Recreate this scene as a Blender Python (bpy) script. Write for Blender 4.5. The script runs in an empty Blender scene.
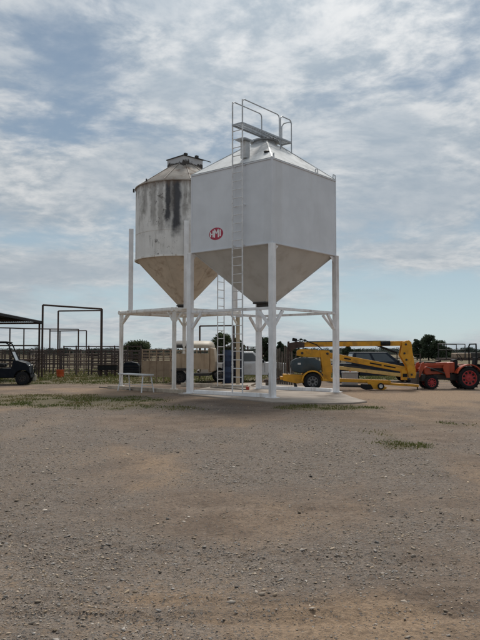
import bpy, math, random
import numpy as np
from mathutils import Vector, Matrix, Euler
R = math.radians
sc = bpy.context.scene
col = sc.collection
random.seed(7)
rng = np.random.default_rng(11)

# ------------------------------------------------------------------ camera
FOC, HOR, EYE = 680.0, 351.0, 1.65            # focal length and horizon row in photo pixels (480 x 640), eye height in m
PIT = math.atan((HOR - 320) / FOC)
cam_d = bpy.data.cameras.new('camera')
cam = bpy.data.objects.new('camera', cam_d); col.objects.link(cam)
cam.location = (0, 0, EYE); cam.rotation_euler = (math.pi / 2 + PIT, 0, 0)
cam_d.sensor_fit = 'VERTICAL'; cam_d.sensor_height = 24.0; cam_d.lens = 24.0 * FOC / 640
cam_d.clip_start = 0.1; cam_d.clip_end = 6000
sc.camera = cam

# ------------------------------------------------------------------ sky, sun, exposure
SUN_EL, SUN_AZ = R(52), R(8)                  # azimuth measured from +Y (the view) towards +X
SUN = Vector((math.sin(SUN_AZ) * math.cos(SUN_EL), math.cos(SUN_AZ) * math.cos(SUN_EL), math.sin(SUN_EL)))
world = bpy.data.worlds.new('World'); sc.world = world; world.use_nodes = True
sc.view_settings.view_transform = 'Standard'; sc.view_settings.look = 'None'
sc.view_settings.exposure = 0.5; sc.view_settings.gamma = 1.0


class NT:
    """small helper to wire node trees"""
    def __init__(self, tree):
        self.t = tree; self.n = tree.nodes; self.l = tree.links
    def new(self, typ, **kw):
        nd = self.n.new(typ)
        for k, v in kw.items():
            setattr(nd, k, v)
        return nd
    def put(self, sock, val):
        if hasattr(val, 'is_linked') or hasattr(val, 'links'):
            self.l.new(val, sock)
        else:
            sock.default_value = val
    def math(self, op, a, b=0.0, c=0.0, clamp=False):
        m = self.new('ShaderNodeMath', operation=op, use_clamp=clamp)
        self.put(m.inputs[0], a); self.put(m.inputs[1], b); self.put(m.inputs[2], c)
        return m.outputs[0]
    def vmath(self, op, a, b=(0, 0, 0), out=0):
        m = self.new('ShaderNodeVectorMath', operation=op)
        self.put(m.inputs[0], a); self.put(m.inputs[1], b)
        return m.outputs[out]
    def mix(self, f, a, b, blend='MIX'):
        m = self.new('ShaderNodeMix', data_type='RGBA', blend_type=blend)
        self.put(m.inputs[0], f); self.put(m.inputs[6], a); self.put(m.inputs[7], b)
        return m.outputs[2]
    def noise(self, vec, scale, detail=4, rough=0.55, dist=0.0, dims='3D'):
        n = self.new('ShaderNodeTexNoise', noise_dimensions=dims)
        if vec is not None: self.l.new(vec, n.inputs['Vector'])
        n.inputs['Scale'].default_value = scale; n.inputs['Detail'].default_value = detail
        n.inputs['Roughness'].default_value = rough; n.inputs['Distortion'].default_value = dist
        return n.outputs[0]
    def smooth(self, x, lo, hi, a=0.0, b=1.0):
        m = self.new('ShaderNodeMapRange', interpolation_type='SMOOTHSTEP')
        self.put(m.inputs[0], x); m.inputs[1].default_value = lo; m.inputs[2].default_value = hi
        m.inputs[3].default_value = a; m.inputs[4].default_value = b
        return m.outputs[0]
    def xyz(self, v):
        s = self.new('ShaderNodeSeparateXYZ'); self.l.new(v, s.inputs[0]); return s.outputs
    def comb(self, x, y, z):
        s = self.new('ShaderNodeCombineXYZ')
        self.put(s.inputs[0], x); self.put(s.inputs[1], y); self.put(s.inputs[2], z)
        return s.outputs[0]


def make_sky():
    w = NT(world.node_tree); w.n.clear()
    out = w.new('ShaderNodeOutputWorld'); bg = w.new('ShaderNodeBackground'); w.l.new(bg.outputs[0], out.inputs[0])
    sky = w.new('ShaderNodeTexSky', sky_type='NISHITA', sun_disc=False, sun_elevation=SUN_EL, sun_rotation=SUN_AZ,
                air_density=1.0, dust_density=0.4, ozone_density=1.5, altitude=300)
    d = w.vmath('NORMALIZE', w.new('ShaderNodeTexCoord').outputs['Generated'])
    x, y, z = w.xyz(d)
    zz = w.math('ADD', w.math('MAXIMUM', z, 0.0), CLOUD_K)
    px, py = w.math('DIVIDE', x, zz), w.math('DIVIDE', y, zz)       # the cloud sheet as a plane overhead
    p = w.comb(px, py, 0.0)
    warp = w.noise(p, 0.8, 3, 0.5); warp2 = w.noise(w.vmath('ADD', p, (5.2, 1.3, 8.8)), 0.8, 3, 0.5)
    p2 = w.vmath('ADD', p, w.comb(w.math('MULTIPLY', warp, 0.45), w.math('MULTIPLY', warp2, 0.45), 3.7))
    big = w.noise(p2, 1.9, 6, 0.55)
    rot = w.new('ShaderNodeMapping'); rot.inputs['Rotation'].default_value = (0, 0, R(-35))
    rot.inputs['Scale'].default_value = (1.0, 1.2, 1.0); w.l.new(p2, rot.inputs[0])
    puff = w.noise(rot.outputs[0], 8.0, 6, 0.55, 0.15)
    fine = w.noise(rot.outputs[0], 21.0, 5, 0.6, 0.1)
    def blob(cx, cy, sx, sy, amp, ang=0.0):
        c, s = math.cos(ang), math.sin(ang)
        ux, uy = w.math('SUBTRACT', px, cx), w.math('SUBTRACT', py, cy)
        a = w.math('DIVIDE', w.math('ADD', w.math('MULTIPLY', ux, c), w.math('MULTIPLY', uy, s)), sx)
        b = w.math('DIVIDE', w.math('SUBTRACT', w.math('MULTIPLY', uy, c), w.math('MULTIPLY', ux, s)), sy)
        r2 = w.math('ADD', w.math('MULTIPLY', a, a), w.math('MULTIPLY', b, b))
        return w.math('MULTIPLY', w.math('EXPONENT', w.math('MULTIPLY', r2, -1.0)), amp)
    lowz = w.smooth(z, 0.06, 0.32, 0.45, 1.0)                       # far clouds merge into smooth banks
    puff = w.math('ADD', 0.5, w.math('MULTIPLY', w.math('SUBTRACT', puff, 0.5), lowz))
    fine = w.math('ADD', 0.5, w.math('MULTIPLY', w.math('SUBTRACT', fine, 0.5), lowz))
    cov = w.math('ADD', w.math('MULTIPLY', big, 1.05), w.math('MULTIPLY', puff, 0.50))
    cov = w.math('ADD', cov, w.math('MULTIPLY', fine, 0.20))
    for b in CLOUD_BLOBS:                                          # where the cloud sheet thickens and thins
        cov = w.math('ADD', cov, blob(*b))
    den = w.smooth(cov, 0.56, 0.98)
    sun_dot = w.math('MAXIMUM', w.vmath('DOT_PRODUCT', d, tuple(SUN), out=1), 0.0)
    shade = w.noise(w.vmath('ADD', p2, (9.1, 2.2, 0.0)), 2.6, 5, 0.55)
    glow = w.math('ADD', 0.86, w.math('MULTIPLY', w.math('POWER', sun_dot, 6.0), 0.62))
    # thick parts of the sheet are greyer than its lit fringes
    tex = w.smooth(w.math('ADD', w.math('MULTIPLY', puff, 0.6), w.math('MULTIPLY', fine, 0.4)), 0.35, 0.65)
    ccol = w.mix(tex, (0.275, 0.318, 0.358, 1), (0.515, 0.522, 0.525, 1))
    ccol = w.mix(w.smooth(shade, 0.42, 0.68, 0.0, 0.75), ccol, (0.275, 0.320, 0.365, 1))
    ccol = w.mix(1.0, ccol, w.comb(glow, glow, glow), 'MULTIPLY')
    skyc = w.mix(1.0, sky.outputs[0], (SKY_S, SKY_S, SKY_S * 0.92, 1), 'MULTIPLY')
    veil = w.smooth(z, 0.0, 0.35, 0.76, 0.54)                       # thin high veil, deeper towards the horizon
    vcol = w.mix(w.smooth(z, 0.0, 0.30), (0.335, 0.43, 0.49, 1), (0.200, 0.252, 0.312, 1))
    skyc = w.mix(veil, skyc, vcol)
    c = w.mix(w.math('MULTIPLY', den, 0.94), skyc, ccol)
    w.l.new(c, bg.inputs[0]); bg.inputs[1].default_value = 1.0


SKY_S = 0.055
CLOUD_K = 0.22
def cloud_spot(px, py, sx, sy, amp, ang=0.0):
    """a thicker or thinner place of the cloud sheet, seen from the yard in this direction"""
    def q(u, v):
        a, b = (u - 240) / FOC, (320 - v) / FOC
        d = Vector((a, math.cos(PIT) - b * math.sin(PIT), math.sin(PIT) + b * math.cos(PIT))).normalized()
        return Vector((d.x, d.y)) / (max(d.z, 0) + CLOUD_K)
    c = q(px, py)
    return (c.x, c.y, (q(px + sx, py) - c).length, (q(px, py + sy) - c).length, amp, ang)
CLOUD_BLOBS = [cloud_spot(*b) for b in ((65, 95, 90, 46, -0.23), (35, 25, 60, 22, -0.10), (240, 50, 120, 60, 0.18), (60, 180, 100, 24, 0.32),
               (75, 238, 70, 11, -0.16), (50, 270, 90, 20, 0.12), (430, 305, 110, 34, -0.42), (400, 120, 110, 60, 0.14), (100, 130, 90, 16, -0.1), (300, 180, 60, 40, 0.06), (410, 258, 80, 14, 0.24), (420, 200, 80, 22, 0.12), (100, 310, 120, 18, -0.1))]
make_sky()
sun_d = bpy.data.lights.new('sun', 'SUN'); sun_d.energy = 2.0; sun_d.angle = R(14); sun_d.color = (1.0, 0.95, 0.87)
sun = bpy.data.objects.new('sun', sun_d); col.objects.link(sun)
sun.rotation_euler = SUN.to_track_quat('Z', 'Y').to_euler()


# ------------------------------------------------------------------ pixel -> place
def ray(px, py):
    a, b = (px - 240) / FOC, (320 - py) / FOC
    d = np.array([a, math.cos(PIT) - b * math.sin(PIT), math.sin(PIT) + b * math.cos(PIT)])
    return d / d[1]
def at(px, py, D):
    d = ray(px, py) * D; return Vector((d[0], d[1], d[2] + EYE))
def gnd(px, py, z=0.0):
    d = ray(px, py); d = d * ((z - EYE) / d[2]); return Vector((d[0], d[1], z))
def G(px, D): return Vector(((px - 240) / FOC * D, D, 0))


# ------------------------------------------------------------------ materials
def srf(name, rgb, rough=0.6, metal=0.0, var=0.18, scale=3.0, dirt=None, damt=0.35, dscale=1.5, bump=0.15, bscale=40.0,
        streak=False, spec=0.4):
    m = bpy.data.materials.new(name); m.use_nodes = True; w = NT(m.node_tree); w.n.clear()
    out = w.new('ShaderNodeOutputMaterial'); b = w.new('ShaderNodeBsdfPrincipled'); w.l.new(b.outputs[0], out.inputs[0])
    tc = w.new('ShaderNodeTexCoord').outputs['Object']
    n = w.noise(tc, scale, 5, 0.6)
    lo = tuple(c * (1 - var) for c in rgb) + (1,); hi = tuple(min(1, c * (1 + var)) for c in rgb) + (1,)
    c = w.mix(w.smooth(n, 0.3, 0.7), lo, hi)
    rr = rough
    if dirt:
        v = tc
        if streak:
            mp = w.new('ShaderNodeMapping'); mp.inputs['Scale'].default_value = (1, 1, 0.12); w.l.new(tc, mp.inputs[0]); v = mp.outputs[0]
        dn = w.noise(v, dscale, 7, 0.65, 0.3)
        f = w.math('MULTIPLY', w.smooth(dn, 0.50, 0.68), damt)
        c = w.mix(f, c, tuple(dirt) + (1,))
        rr = w.math('ADD', rough, w.math('MULTIPLY', f, 0.3))
    w.l.new(c, b.inputs['Base Color']); w.put(b.inputs['Roughness'], rr)
    b.inputs['Metallic'].default_value = metal; b.inputs['Specular IOR Level'].default_value = spec
    if bump:
        bp = w.new('ShaderNodeBump'); bp.inputs['Strength'].default_value = bump; bp.inputs['Distance'].default_value = 0.01
        w.l.new(w.noise(tc, bscale, 4, 0.6), bp.inputs['Height']); w.l.new(bp.outputs[0], b.inputs['Normal'])
    return m

MT = {}
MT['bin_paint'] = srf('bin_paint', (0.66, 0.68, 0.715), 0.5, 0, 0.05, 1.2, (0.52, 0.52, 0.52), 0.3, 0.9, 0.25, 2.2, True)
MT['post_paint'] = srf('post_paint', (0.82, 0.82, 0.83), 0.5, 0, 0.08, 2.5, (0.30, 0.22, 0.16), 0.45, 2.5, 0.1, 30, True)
MT['bin_paint_shaded'] = srf('bin_paint_shaded', (0.53, 0.515, 0.49), 0.6, 0, 0.06, 1.2, (0.34, 0.30, 0.26), 0.35, 1.4, 0.2, 3)  # bin paint plus dirt; darker warm tone of light from below put in
MT['roof_zinc'] = srf('roof_zinc', (0.60, 0.61, 0.61), 0.55, 0.05, 0.12, 1.6, (0.36, 0.36, 0.36), 0.7, 1.3, 0.2, 6)
MT['zinc'] = srf('zinc', (0.40, 0.42, 0.44), 0.45, 0.5, 0.12, 8.0, (0.22, 0.19, 0.17), 0.3, 4.0)
MT['stand_paint'] = srf('stand_paint', (0.78, 0.76, 0.72), 0.55, 0, 0.08, 3.0, (0.30, 0.19, 0.11), 0.6, 3.0, 0.15, 30, True)
MT['cream_paint'] = srf('cream_paint', (0.46, 0.38, 0.27), 0.6, 0, 0.1, 3.0, (0.25, 0.16, 0.09), 0.5, 3.0, 0.15, 30, True)
MT['hopper_rust'] = srf('hopper_rust', (0.58, 0.50, 0.405), 0.7, 0, 0.1, 1.4, (0.22, 0.13, 0.075), 0.55, 1.6, 0.2, 6)
MT['roof_rust'] = srf('roof_rust', (0.36, 0.32, 0.28), 0.75, 0.1, 0.15, 2.2, (0.17, 0.09, 0.05), 0.6, 2.0, 0.25, 8)
MT['yellow'] = srf('yellow', (0.62, 0.295, 0.015), 0.45, 0, 0.1, 4, (0.18, 0.10, 0.04), 0.5, 3.0, 0.08, 30)
MT['yellow_pale'] = srf('yellow_pale', (0.60, 0.40, 0.14), 0.55, 0, 0.1, 4, (0.20, 0.13, 0.07), 0.5, 3.0)
MT['orange'] = srf('orange', (0.38, 0.062, 0.024), 0.42, 0, 0.1, 4, (0.16, 0.08, 0.05), 0.45, 3.0, 0.08, 30)
MT['red_rim'] = srf('red_rim', (0.36, 0.032, 0.035), 0.5, 0, 0.12, 6, (0.20, 0.10, 0.07), 0.4, 6.0)
MT['red'] = srf('red', (0.42, 0.05, 0.03), 0.5, 0, 0.1)
MT['rubber'] = srf('rubber', (0.018, 0.019, 0.021), 0.9, 0, 0.2, 8, (0.06, 0.05, 0.042), 0.3, 5.0, 0.3, 60, spec=0.15)
MT['black'] = srf('black', (0.013, 0.014, 0.016), 0.7, 0, 0.15, 5, (0.045, 0.04, 0.035), 0.4, 3.0, spec=0.2)
MT['dark_steel'] = srf('dark_steel', (0.045, 0.042, 0.04), 0.6, 0.2, 0.2, 5, (0.10, 0.06, 0.04), 0.5, 3.0)
MT['rust_pipe'] = srf('rust_pipe', (0.065, 0.045, 0.038), 0.8, 0.1, 0.25, 5, (0.13, 0.065, 0.035), 0.6, 4.0)
MT['fence_pipe'] = srf('fence_pipe', (0.075, 0.057, 0.052), 0.8, 0.1, 0.25, 3, (0.16, 0.09, 0.05), 0.6, 2.0)
MT['fence_pale'] = srf('fence_pale', (0.27, 0.21, 0.175), 0.8, 0.1, 0.2, 3, (0.15, 0.09, 0.06), 0.6, 2.0)
MT['teal_cover'] = srf('teal_cover', (0.035, 0.055, 0.068), 0.5, 0, 0.12, 3, (0.10, 0.09, 0.07), 0.35, 2.0, 0.1, 20)
MT['tan'] = srf('tan', (0.43, 0.335, 0.235), 0.6, 0, 0.1, 2.5, (0.20, 0.13, 0.08), 0.5, 2.2, 0.1, 20, True)
MT['tan_dark'] = srf('tan_dark', (0.33, 0.245, 0.17), 0.65, 0, 0.12, 2.5, (0.14, 0.09, 0.06), 0.5, 2.2)
MT['tan_roof'] = srf('tan_roof', (0.42, 0.36, 0.28), 0.55, 0, 0.1, 2.5, (0.25, 0.19, 0.13), 0.4, 2.2)
MT['truck_white'] = srf('truck_white', (0.66, 0.68, 0.70), 0.3, 0, 0.04, 2, (0.30, 0.27, 0.23), 0.35, 2.0, 0.0, spec=0.5)
MT['truck_dark'] = srf('truck_dark', (0.014, 0.021, 0.034), 0.5, 0, 0.1, 2, (0.05, 0.045, 0.04), 0.3, 2.0, 0.0, spec=0.2)
MT['utv_blue'] = srf('utv_blue', (0.006, 0.009, 0.015), 0.5, 0, 0.1, 3, (0.03, 0.03, 0.03), 0.3, 3.0, 0.0, spec=0.12)
MT['glass'] = srf('glass', (0.05, 0.065, 0.075), 0.08, 0, 0.1, 2, None, bump=0, spec=0.7)
MT['glass_pale'] = srf('glass_pale', (0.16, 0.18, 0.20), 0.12, 0, 0.1, 2, None, bump=0, spec=0.7)
MT['drum_blue'] = srf('drum_blue', (0.016, 0.034, 0.085), 0.45, 0, 0.12, 3, (0.07, 0.08, 0.10), 0.4, 2.5)
MT['drum_navy'] = srf('drum_navy', (0.012, 0.018, 0.038), 0.5, 0, 0.12, 3, (0.05, 0.05, 0.05), 0.4, 2.5)
MT['rim_grey'] = srf('rim_grey', (0.17, 0.17, 0.175), 0.4, 0.5, 0.1, 6, (0.12, 0.10, 0.08), 0.4, 6.0)
MT['white_pad'] = srf('white_pad', (0.55, 0.55, 0.54), 0.5, 0, 0.06)
MT['wood_pale'] = srf('wood_pale', (0.46, 0.39, 0.31), 0.8, 0, 0.18, 6, (0.22, 0.17, 0.13), 0.5, 4.0, 0.4, 30)
MT['wood_grey'] = srf('wood_grey', (0.13, 0.115, 0.10), 0.9, 0, 0.25, 6, (0.07, 0.055, 0.045), 0.5, 4.0, 0.5, 30)
MT['concrete'] = srf('concrete', (0.33, 0.28, 0.235), 0.9, 0, 0.15, 1.2, (0.20, 0.15, 0.115), 0.8, 0.8, 0.4, 40)
MT['steel_light'] = srf('steel_light', (0.70, 0.70, 0.70), 0.5, 0.2, 0.1, 6, (0.25, 0.21, 0.18), 0.4, 4.0)
MT['cooler'] = srf('cooler', (0.34, 0.34, 0.34), 0.6, 0, 0.1, 3, (0.2, 0.17, 0.14), 0.4, 3.0)
MT['bucket_orange'] = srf('bucket_orange', (0.55, 0.10, 0.03), 0.5, 0, 0.1)
MT['cream_block'] = srf('cream_block', (0.36, 0.33, 0.27), 0.8, 0, 0.15)
MT['logo_red'] = srf('logo_red', (0.42, 0.035, 0.075), 0.5, 0, 0.12, 6, None)
MT['logo_white'] = srf('logo_white', (0.84, 0.84, 0.85), 0.5, 0, 0.06, 6, None)
MT['shed_tin'] = srf('shed_tin', (0.026, 0.026, 0.028), 0.85, 0.0, 0.15, 2, (0.05, 0.035, 0.03), 0.4, 2.0, spec=0.1)
MT['bark'] = srf('bark', (0.075, 0.058, 0.045), 0.95, 0, 0.3, 6, None, bump=0.6)


def leaf_mat(name, rgb):
    m = bpy.data.materials.new(name); m.use_nodes = True; w = NT(m.node_tree); w.n.clear()
    out = w.new('ShaderNodeOutputMaterial'); b = w.new('ShaderNodeBsdfPrincipled')
    at_ = w.new('ShaderNodeAttribute', attribute_name='tint')
    c = w.mix(1.0, tuple(rgb) + (1,), at_.outputs['Color'], 'MULTIPLY')
    w.l.new(c, b.inputs['Base Color']); b.inputs['Roughness'].default_value = 0.7; b.inputs['Specular IOR Level'].default_value = 0.2
    tr = w.new('ShaderNodeBsdfTranslucent'); w.l.new(c, tr.inputs[0])
    ms = w.new('ShaderNodeMixShader'); ms.inputs[0].default_value = 0.25
    w.l.new(b.outputs[0], ms.inputs[1]); w.l.new(tr.outputs[0], ms.inputs[2]); w.l.new(ms.outputs[0], out.inputs[0])
    return m
MT['leaf_dark'] = leaf_mat('leaf_dark', (0.042, 0.058, 0.036))
MT['leaf_mid'] = leaf_mat('leaf_mid', (0.055, 0.068, 0.035))
MT['leaf_far'] = leaf_mat('leaf_far', (0.050, 0.062, 0.055))
MT['grass'] = leaf_mat('grass', (0.095, 0.105, 0.042))


def rusty_wall():
    m = bpy.data.materials.new('streaked_wall'); m.use_nodes = True; w = NT(m.node_tree); w.n.clear()
    out = w.new('ShaderNodeOutputMaterial'); b = w.new('ShaderNodeBsdfPrincipled'); w.l.new(b.outputs[0], out.inputs[0])
    tc = w.new('ShaderNodeTexCoord').outputs['Object']; x, y, z = w.xyz(tc)
    base = w.mix(w.smooth(w.noise(tc, 1.3, 5, 0.6), 0.3, 0.7), (0.68, 0.66, 0.63, 1), (0.80, 0.785, 0.76, 1))
    # soft grey-brown runs down the sheet
    mp = w.new('ShaderNodeMapping'); mp.inputs['Scale'].default_value = (1, 1, 0.10); w.l.new(tc, mp.inputs[0])
    s1 = w.noise(mp.outputs[0], 3.2, 6, 0.7, 0.2)
    s2 = w.noise(mp.outputs[0], 7.5, 6, 0.7, 0.2)
    bl = w.noise(tc, 2.6, 6, 0.7)
    up = w.smooth(z, 5.9, 9.3, 0.25, 1.0)
    runs = w.math('MULTIPLY', w.smooth(w.math('ADD', w.math('MULTIPLY', s1, 0.55), w.math('MULTIPLY', bl, 0.5)), 0.485, 0.66), up)
    c = w.mix(w.math('MULTIPLY', runs, 0.80), base, (0.13, 0.115, 0.095, 1))
    fine = w.math('MULTIPLY', w.smooth(s2, 0.54, 0.70), w.smooth(bl, 0.35, 0.62))
    c = w.mix(w.math('MULTIPLY', fine, 0.6), c, (0.15, 0.125, 0.10, 1))
    blot = w.math('MULTIPLY', w.smooth(w.noise(tc, 3.6, 7, 0.75), 0.56, 0.64), w.smooth(w.math('ABSOLUTE', w.math('ADD', x, 0.75)), 0.9, 0.2))
    c = w.mix(w.math('MULTIPLY', blot, 0.8), c, (0.075, 0.068, 0.062, 1))
    # the black runs below the roof hatch, each with its own width and length
    wob = w.math('MULTIPLY', w.math('SUBTRACT', w.noise(tc, 3.0, 3, 0.55), 0.5), 0.22)
    front = w.math('LESS_THAN', y, -0.8)
    for cx, hw, zb in ((-0.14, 0.19, 6.95), (-0.52, 0.12, 7.4), (-0.33, 0.115, 7.9), (0.50, 0.115, 8.1), (-1.20, 0.118, 7.5), (-0.86, 0.119, 7.0), (1.0, 0.1, 8.4), (-1.62, 0.11, 8.0), (0.22, 0.10, 7.6)):
        dx = w.math('ABSOLUTE', w.math('SUBTRACT', w.math('ADD', x, wob), cx))
        k = w.math('MULTIPLY', w.smooth(dx, hw * 1.6, hw * 0.45), w.smooth(w.math('ADD', z, w.math('MULTIPLY', wob, 4.0)), zb - 0.45, zb + 0.25))
        k = w.math('MULTIPLY', w.math('MULTIPLY', k, front), 0.95 if (hw > 0.12 or cx == -0.52) else 0.5)
        c = w.mix(k, c, (0.022, 0.023, 0.030, 1) if (hw > 0.12 or cx == -0.52) else (0.075, 0.06, 0.048, 1))
    drip = w.math('MULTIPLY', w.smooth(w.math('ADD', z, w.math('MULTIPLY', s2, 0.9)), 9.35, 9.65), 0.6)
    c = w.mix(drip, c, (0.17, 0.11, 0.07, 1))
    w.l.new(c, b.inputs['Base Color']); b.inputs['Roughness'].default_value = 0.62
    bp = w.new('ShaderNodeBump'); bp.inputs['Strength'].default_value = 0.3; bp.inputs['Distance'].default_value = 0.02
    w.l.new(w.noise(tc, 3.0, 4, 0.6), bp.inputs['Height']); w.l.new(bp.outputs[0], b.inputs['Normal'])
    return m
MT['streaked_wall'] = rusty_wall()


def hatch_mat():
    m = bpy.data.materials.new('hatch_sheet'); m.use_nodes = True; w = NT(m.node_tree); w.n.clear()
    out = w.new('ShaderNodeOutputMaterial'); b = w.new('ShaderNodeBsdfPrincipled'); w.l.new(b.outputs[0], out.inputs[0])
    tc = w.new('ShaderNodeTexCoord').outputs['Object']; x, y, z = w.xyz(tc)
    n = w.noise(tc, 2.2, 4, 0.6)
    edge = w.math('ADD', z, w.math('MULTIPLY', w.math('SUBTRACT', n, 0.5), 0.7))
    f = w.smooth(edge, 10.47, 10.41)
    c = w.mix(f, (0.46, 0.46, 0.47, 1), (0.045, 0.035, 0.03, 1))
    w.l.new(c, b.inputs['Base Color']); b.inputs['Roughness'].default_value = 0.65
    return m
MT['hatch_sheet'] = hatch_mat()


# ------------------------------------------------------------------ mesh helper
def basis(d, up=None):
    d = d.normalized()
    up = up or (Vector((0, 0, 1)) if abs(d.z) < 0.95 else Vector((0, 1, 0)))
    s = d.cross(up).normalized(); u = s.cross(d).normalized()
    return s, u


class MB:
    def __init__(self): self.v = []; self.f = []
    def add(self, vs, fs):
        o = len(self.v); self.v += [tuple(q) for q in vs]; self.f += [tuple(i + o for i in t) for t in fs]; return self
    def box(self, c, s, rot=None):
        hx, hy, hz = s[0] / 2, s[1] / 2, s[2] / 2
        vs = [Vector((x, y, z)) for z in (-hz, hz) for y in (-hy, hy) for x in (-hx, hx)]
        if rot is not None:
            e = Euler(rot).to_matrix(); vs = [e @ q for q in vs]
        c = Vector(c)
        return self.add([q + c for q in vs], [(0, 2, 3, 1), (4, 5, 7, 6), (0, 1, 5, 4), (2, 6, 7, 3), (0, 4, 6, 2), (1, 3, 7, 5)])
    def beam(self, p, q, w, h, up=None):
        p, q = Vector(p), Vector(q); s, u = basis(q - p, Vector(up) if up else None)
        vs = [e + s * a * w / 2 + u * b * h / 2 for e in (p, q) for a, b in ((-1, -1), (1, -1), (1, 1), (-1, 1))]
        return self.add(vs, [(0, 1, 2, 3), (7, 6, 5, 4), (0, 4, 5, 1), (1, 5, 6, 2), (2, 6, 7, 3), (3, 7, 4, 0)])
    def path(self, pts, r, n=8):
        pts = [Vector(q) for q in pts]; rings = []
        for i, q in enumerate(pts):
            a = (pts[i] - pts[i - 1]).normalized() if i else None
            b = (pts[i + 1] - pts[i]).normalized() if i < len(pts) - 1 else None
            d = (a + b) if (a and b) else (a or b)
            if i == 0: s, u = basis(d)
            else:
                d = d.normalized(); s = (s - d * s.dot(d)).normalized(); u = s.cross(d).normalized()
            rr = r[i] if isinstance(r, (list, tuple)) else r
            rings.append([q + (s * math.cos(t) + u * math.sin(t)) * rr for t in [2 * math.pi * k / n for k in range(n)]])
        return self.loft(rings)
    def tube(self, p, q, r, n=8, r2=None): return self.path([p, q], [r, r if r2 is None else r2], n)
    def loft(self, rings, cap=True, closed=True):
        n = len(rings[0]); vs = [q for g in rings for q in g]; fs = []
        for i in range(len(rings) - 1):
            for k in range(n if closed else n - 1):
                a, b = i * n + k, i * n + (k + 1) % n
                fs.append((a, b, b + n, a + n))
        if cap:
            fs.append(tuple(range(n))[::-1]); fs.append(tuple((len(rings) - 1) * n + k for k in range(n)))
        return self.add(vs, fs)
    def lathe(self, prof, n=24, c=(0, 0, 0), axis='z', cap=True):
        rings = []
        for r, h in prof:
            g = []
            for k in range(n):
                t = 2 * math.pi * k / n; a, b = r * math.cos(t), r * math.sin(t)
                q = (a, b, h) if axis == 'z' else ((a, h, b) if axis == 'y' else (h, a, b))
                g.append(Vector(q) + Vector(c))
            rings.append(g)
        return self.loft(rings, cap)
    def prism(self, poly, y0, y1):
        a = [Vector((x, y0, z)) for x, z in poly]; b = [Vector((x, y1, z)) for x, z in poly]
        return self.loft([a, b])
    def ball(self, c, r, nu=14, nv=8):
        rings = []
        for i in range(1, nv):
            ph = math.pi * i / nv
            rings.append([Vector((c[0] + r[0] * math.sin(ph) * math.cos(2 * math.pi * k / nu), c[1] + r[1] * math.sin(ph) * math.sin(2 * math.pi * k / nu), c[2] - r[2] * math.cos(ph))) for k in range(nu)])
        return self.loft(rings)
    def build(self, name, mat, parent=None, smooth=35, bevel=0.0, loc=None, rot=None):
        me = bpy.data.meshes.new(name); me.from_pydata(self.v, [], self.f)
        import bmesh
        bm = bmesh.new(); bm.from_mesh(me); bmesh.ops.recalc_face_normals(bm, faces=bm.faces); bm.to_mesh(me); bm.free()
        me.materials.append(MT[mat] if isinstance(mat, str) else mat)
        if smooth:
            me.shade_smooth(); me.set_sharp_from_angle(angle=R(smooth))
        o = bpy.data.objects.new(name, me); col.objects.link(o)
        if bevel:
            b = o.modifiers.new('bevel', 'BEVEL'); b.width = bevel; b.segments = 2; b.limit_method = 'ANGLE'; b.angle_limit = R(40)
        if parent: o.parent = parent
        if loc: o.location = loc
        if rot: o.rotation_euler = rot
        return o


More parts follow.
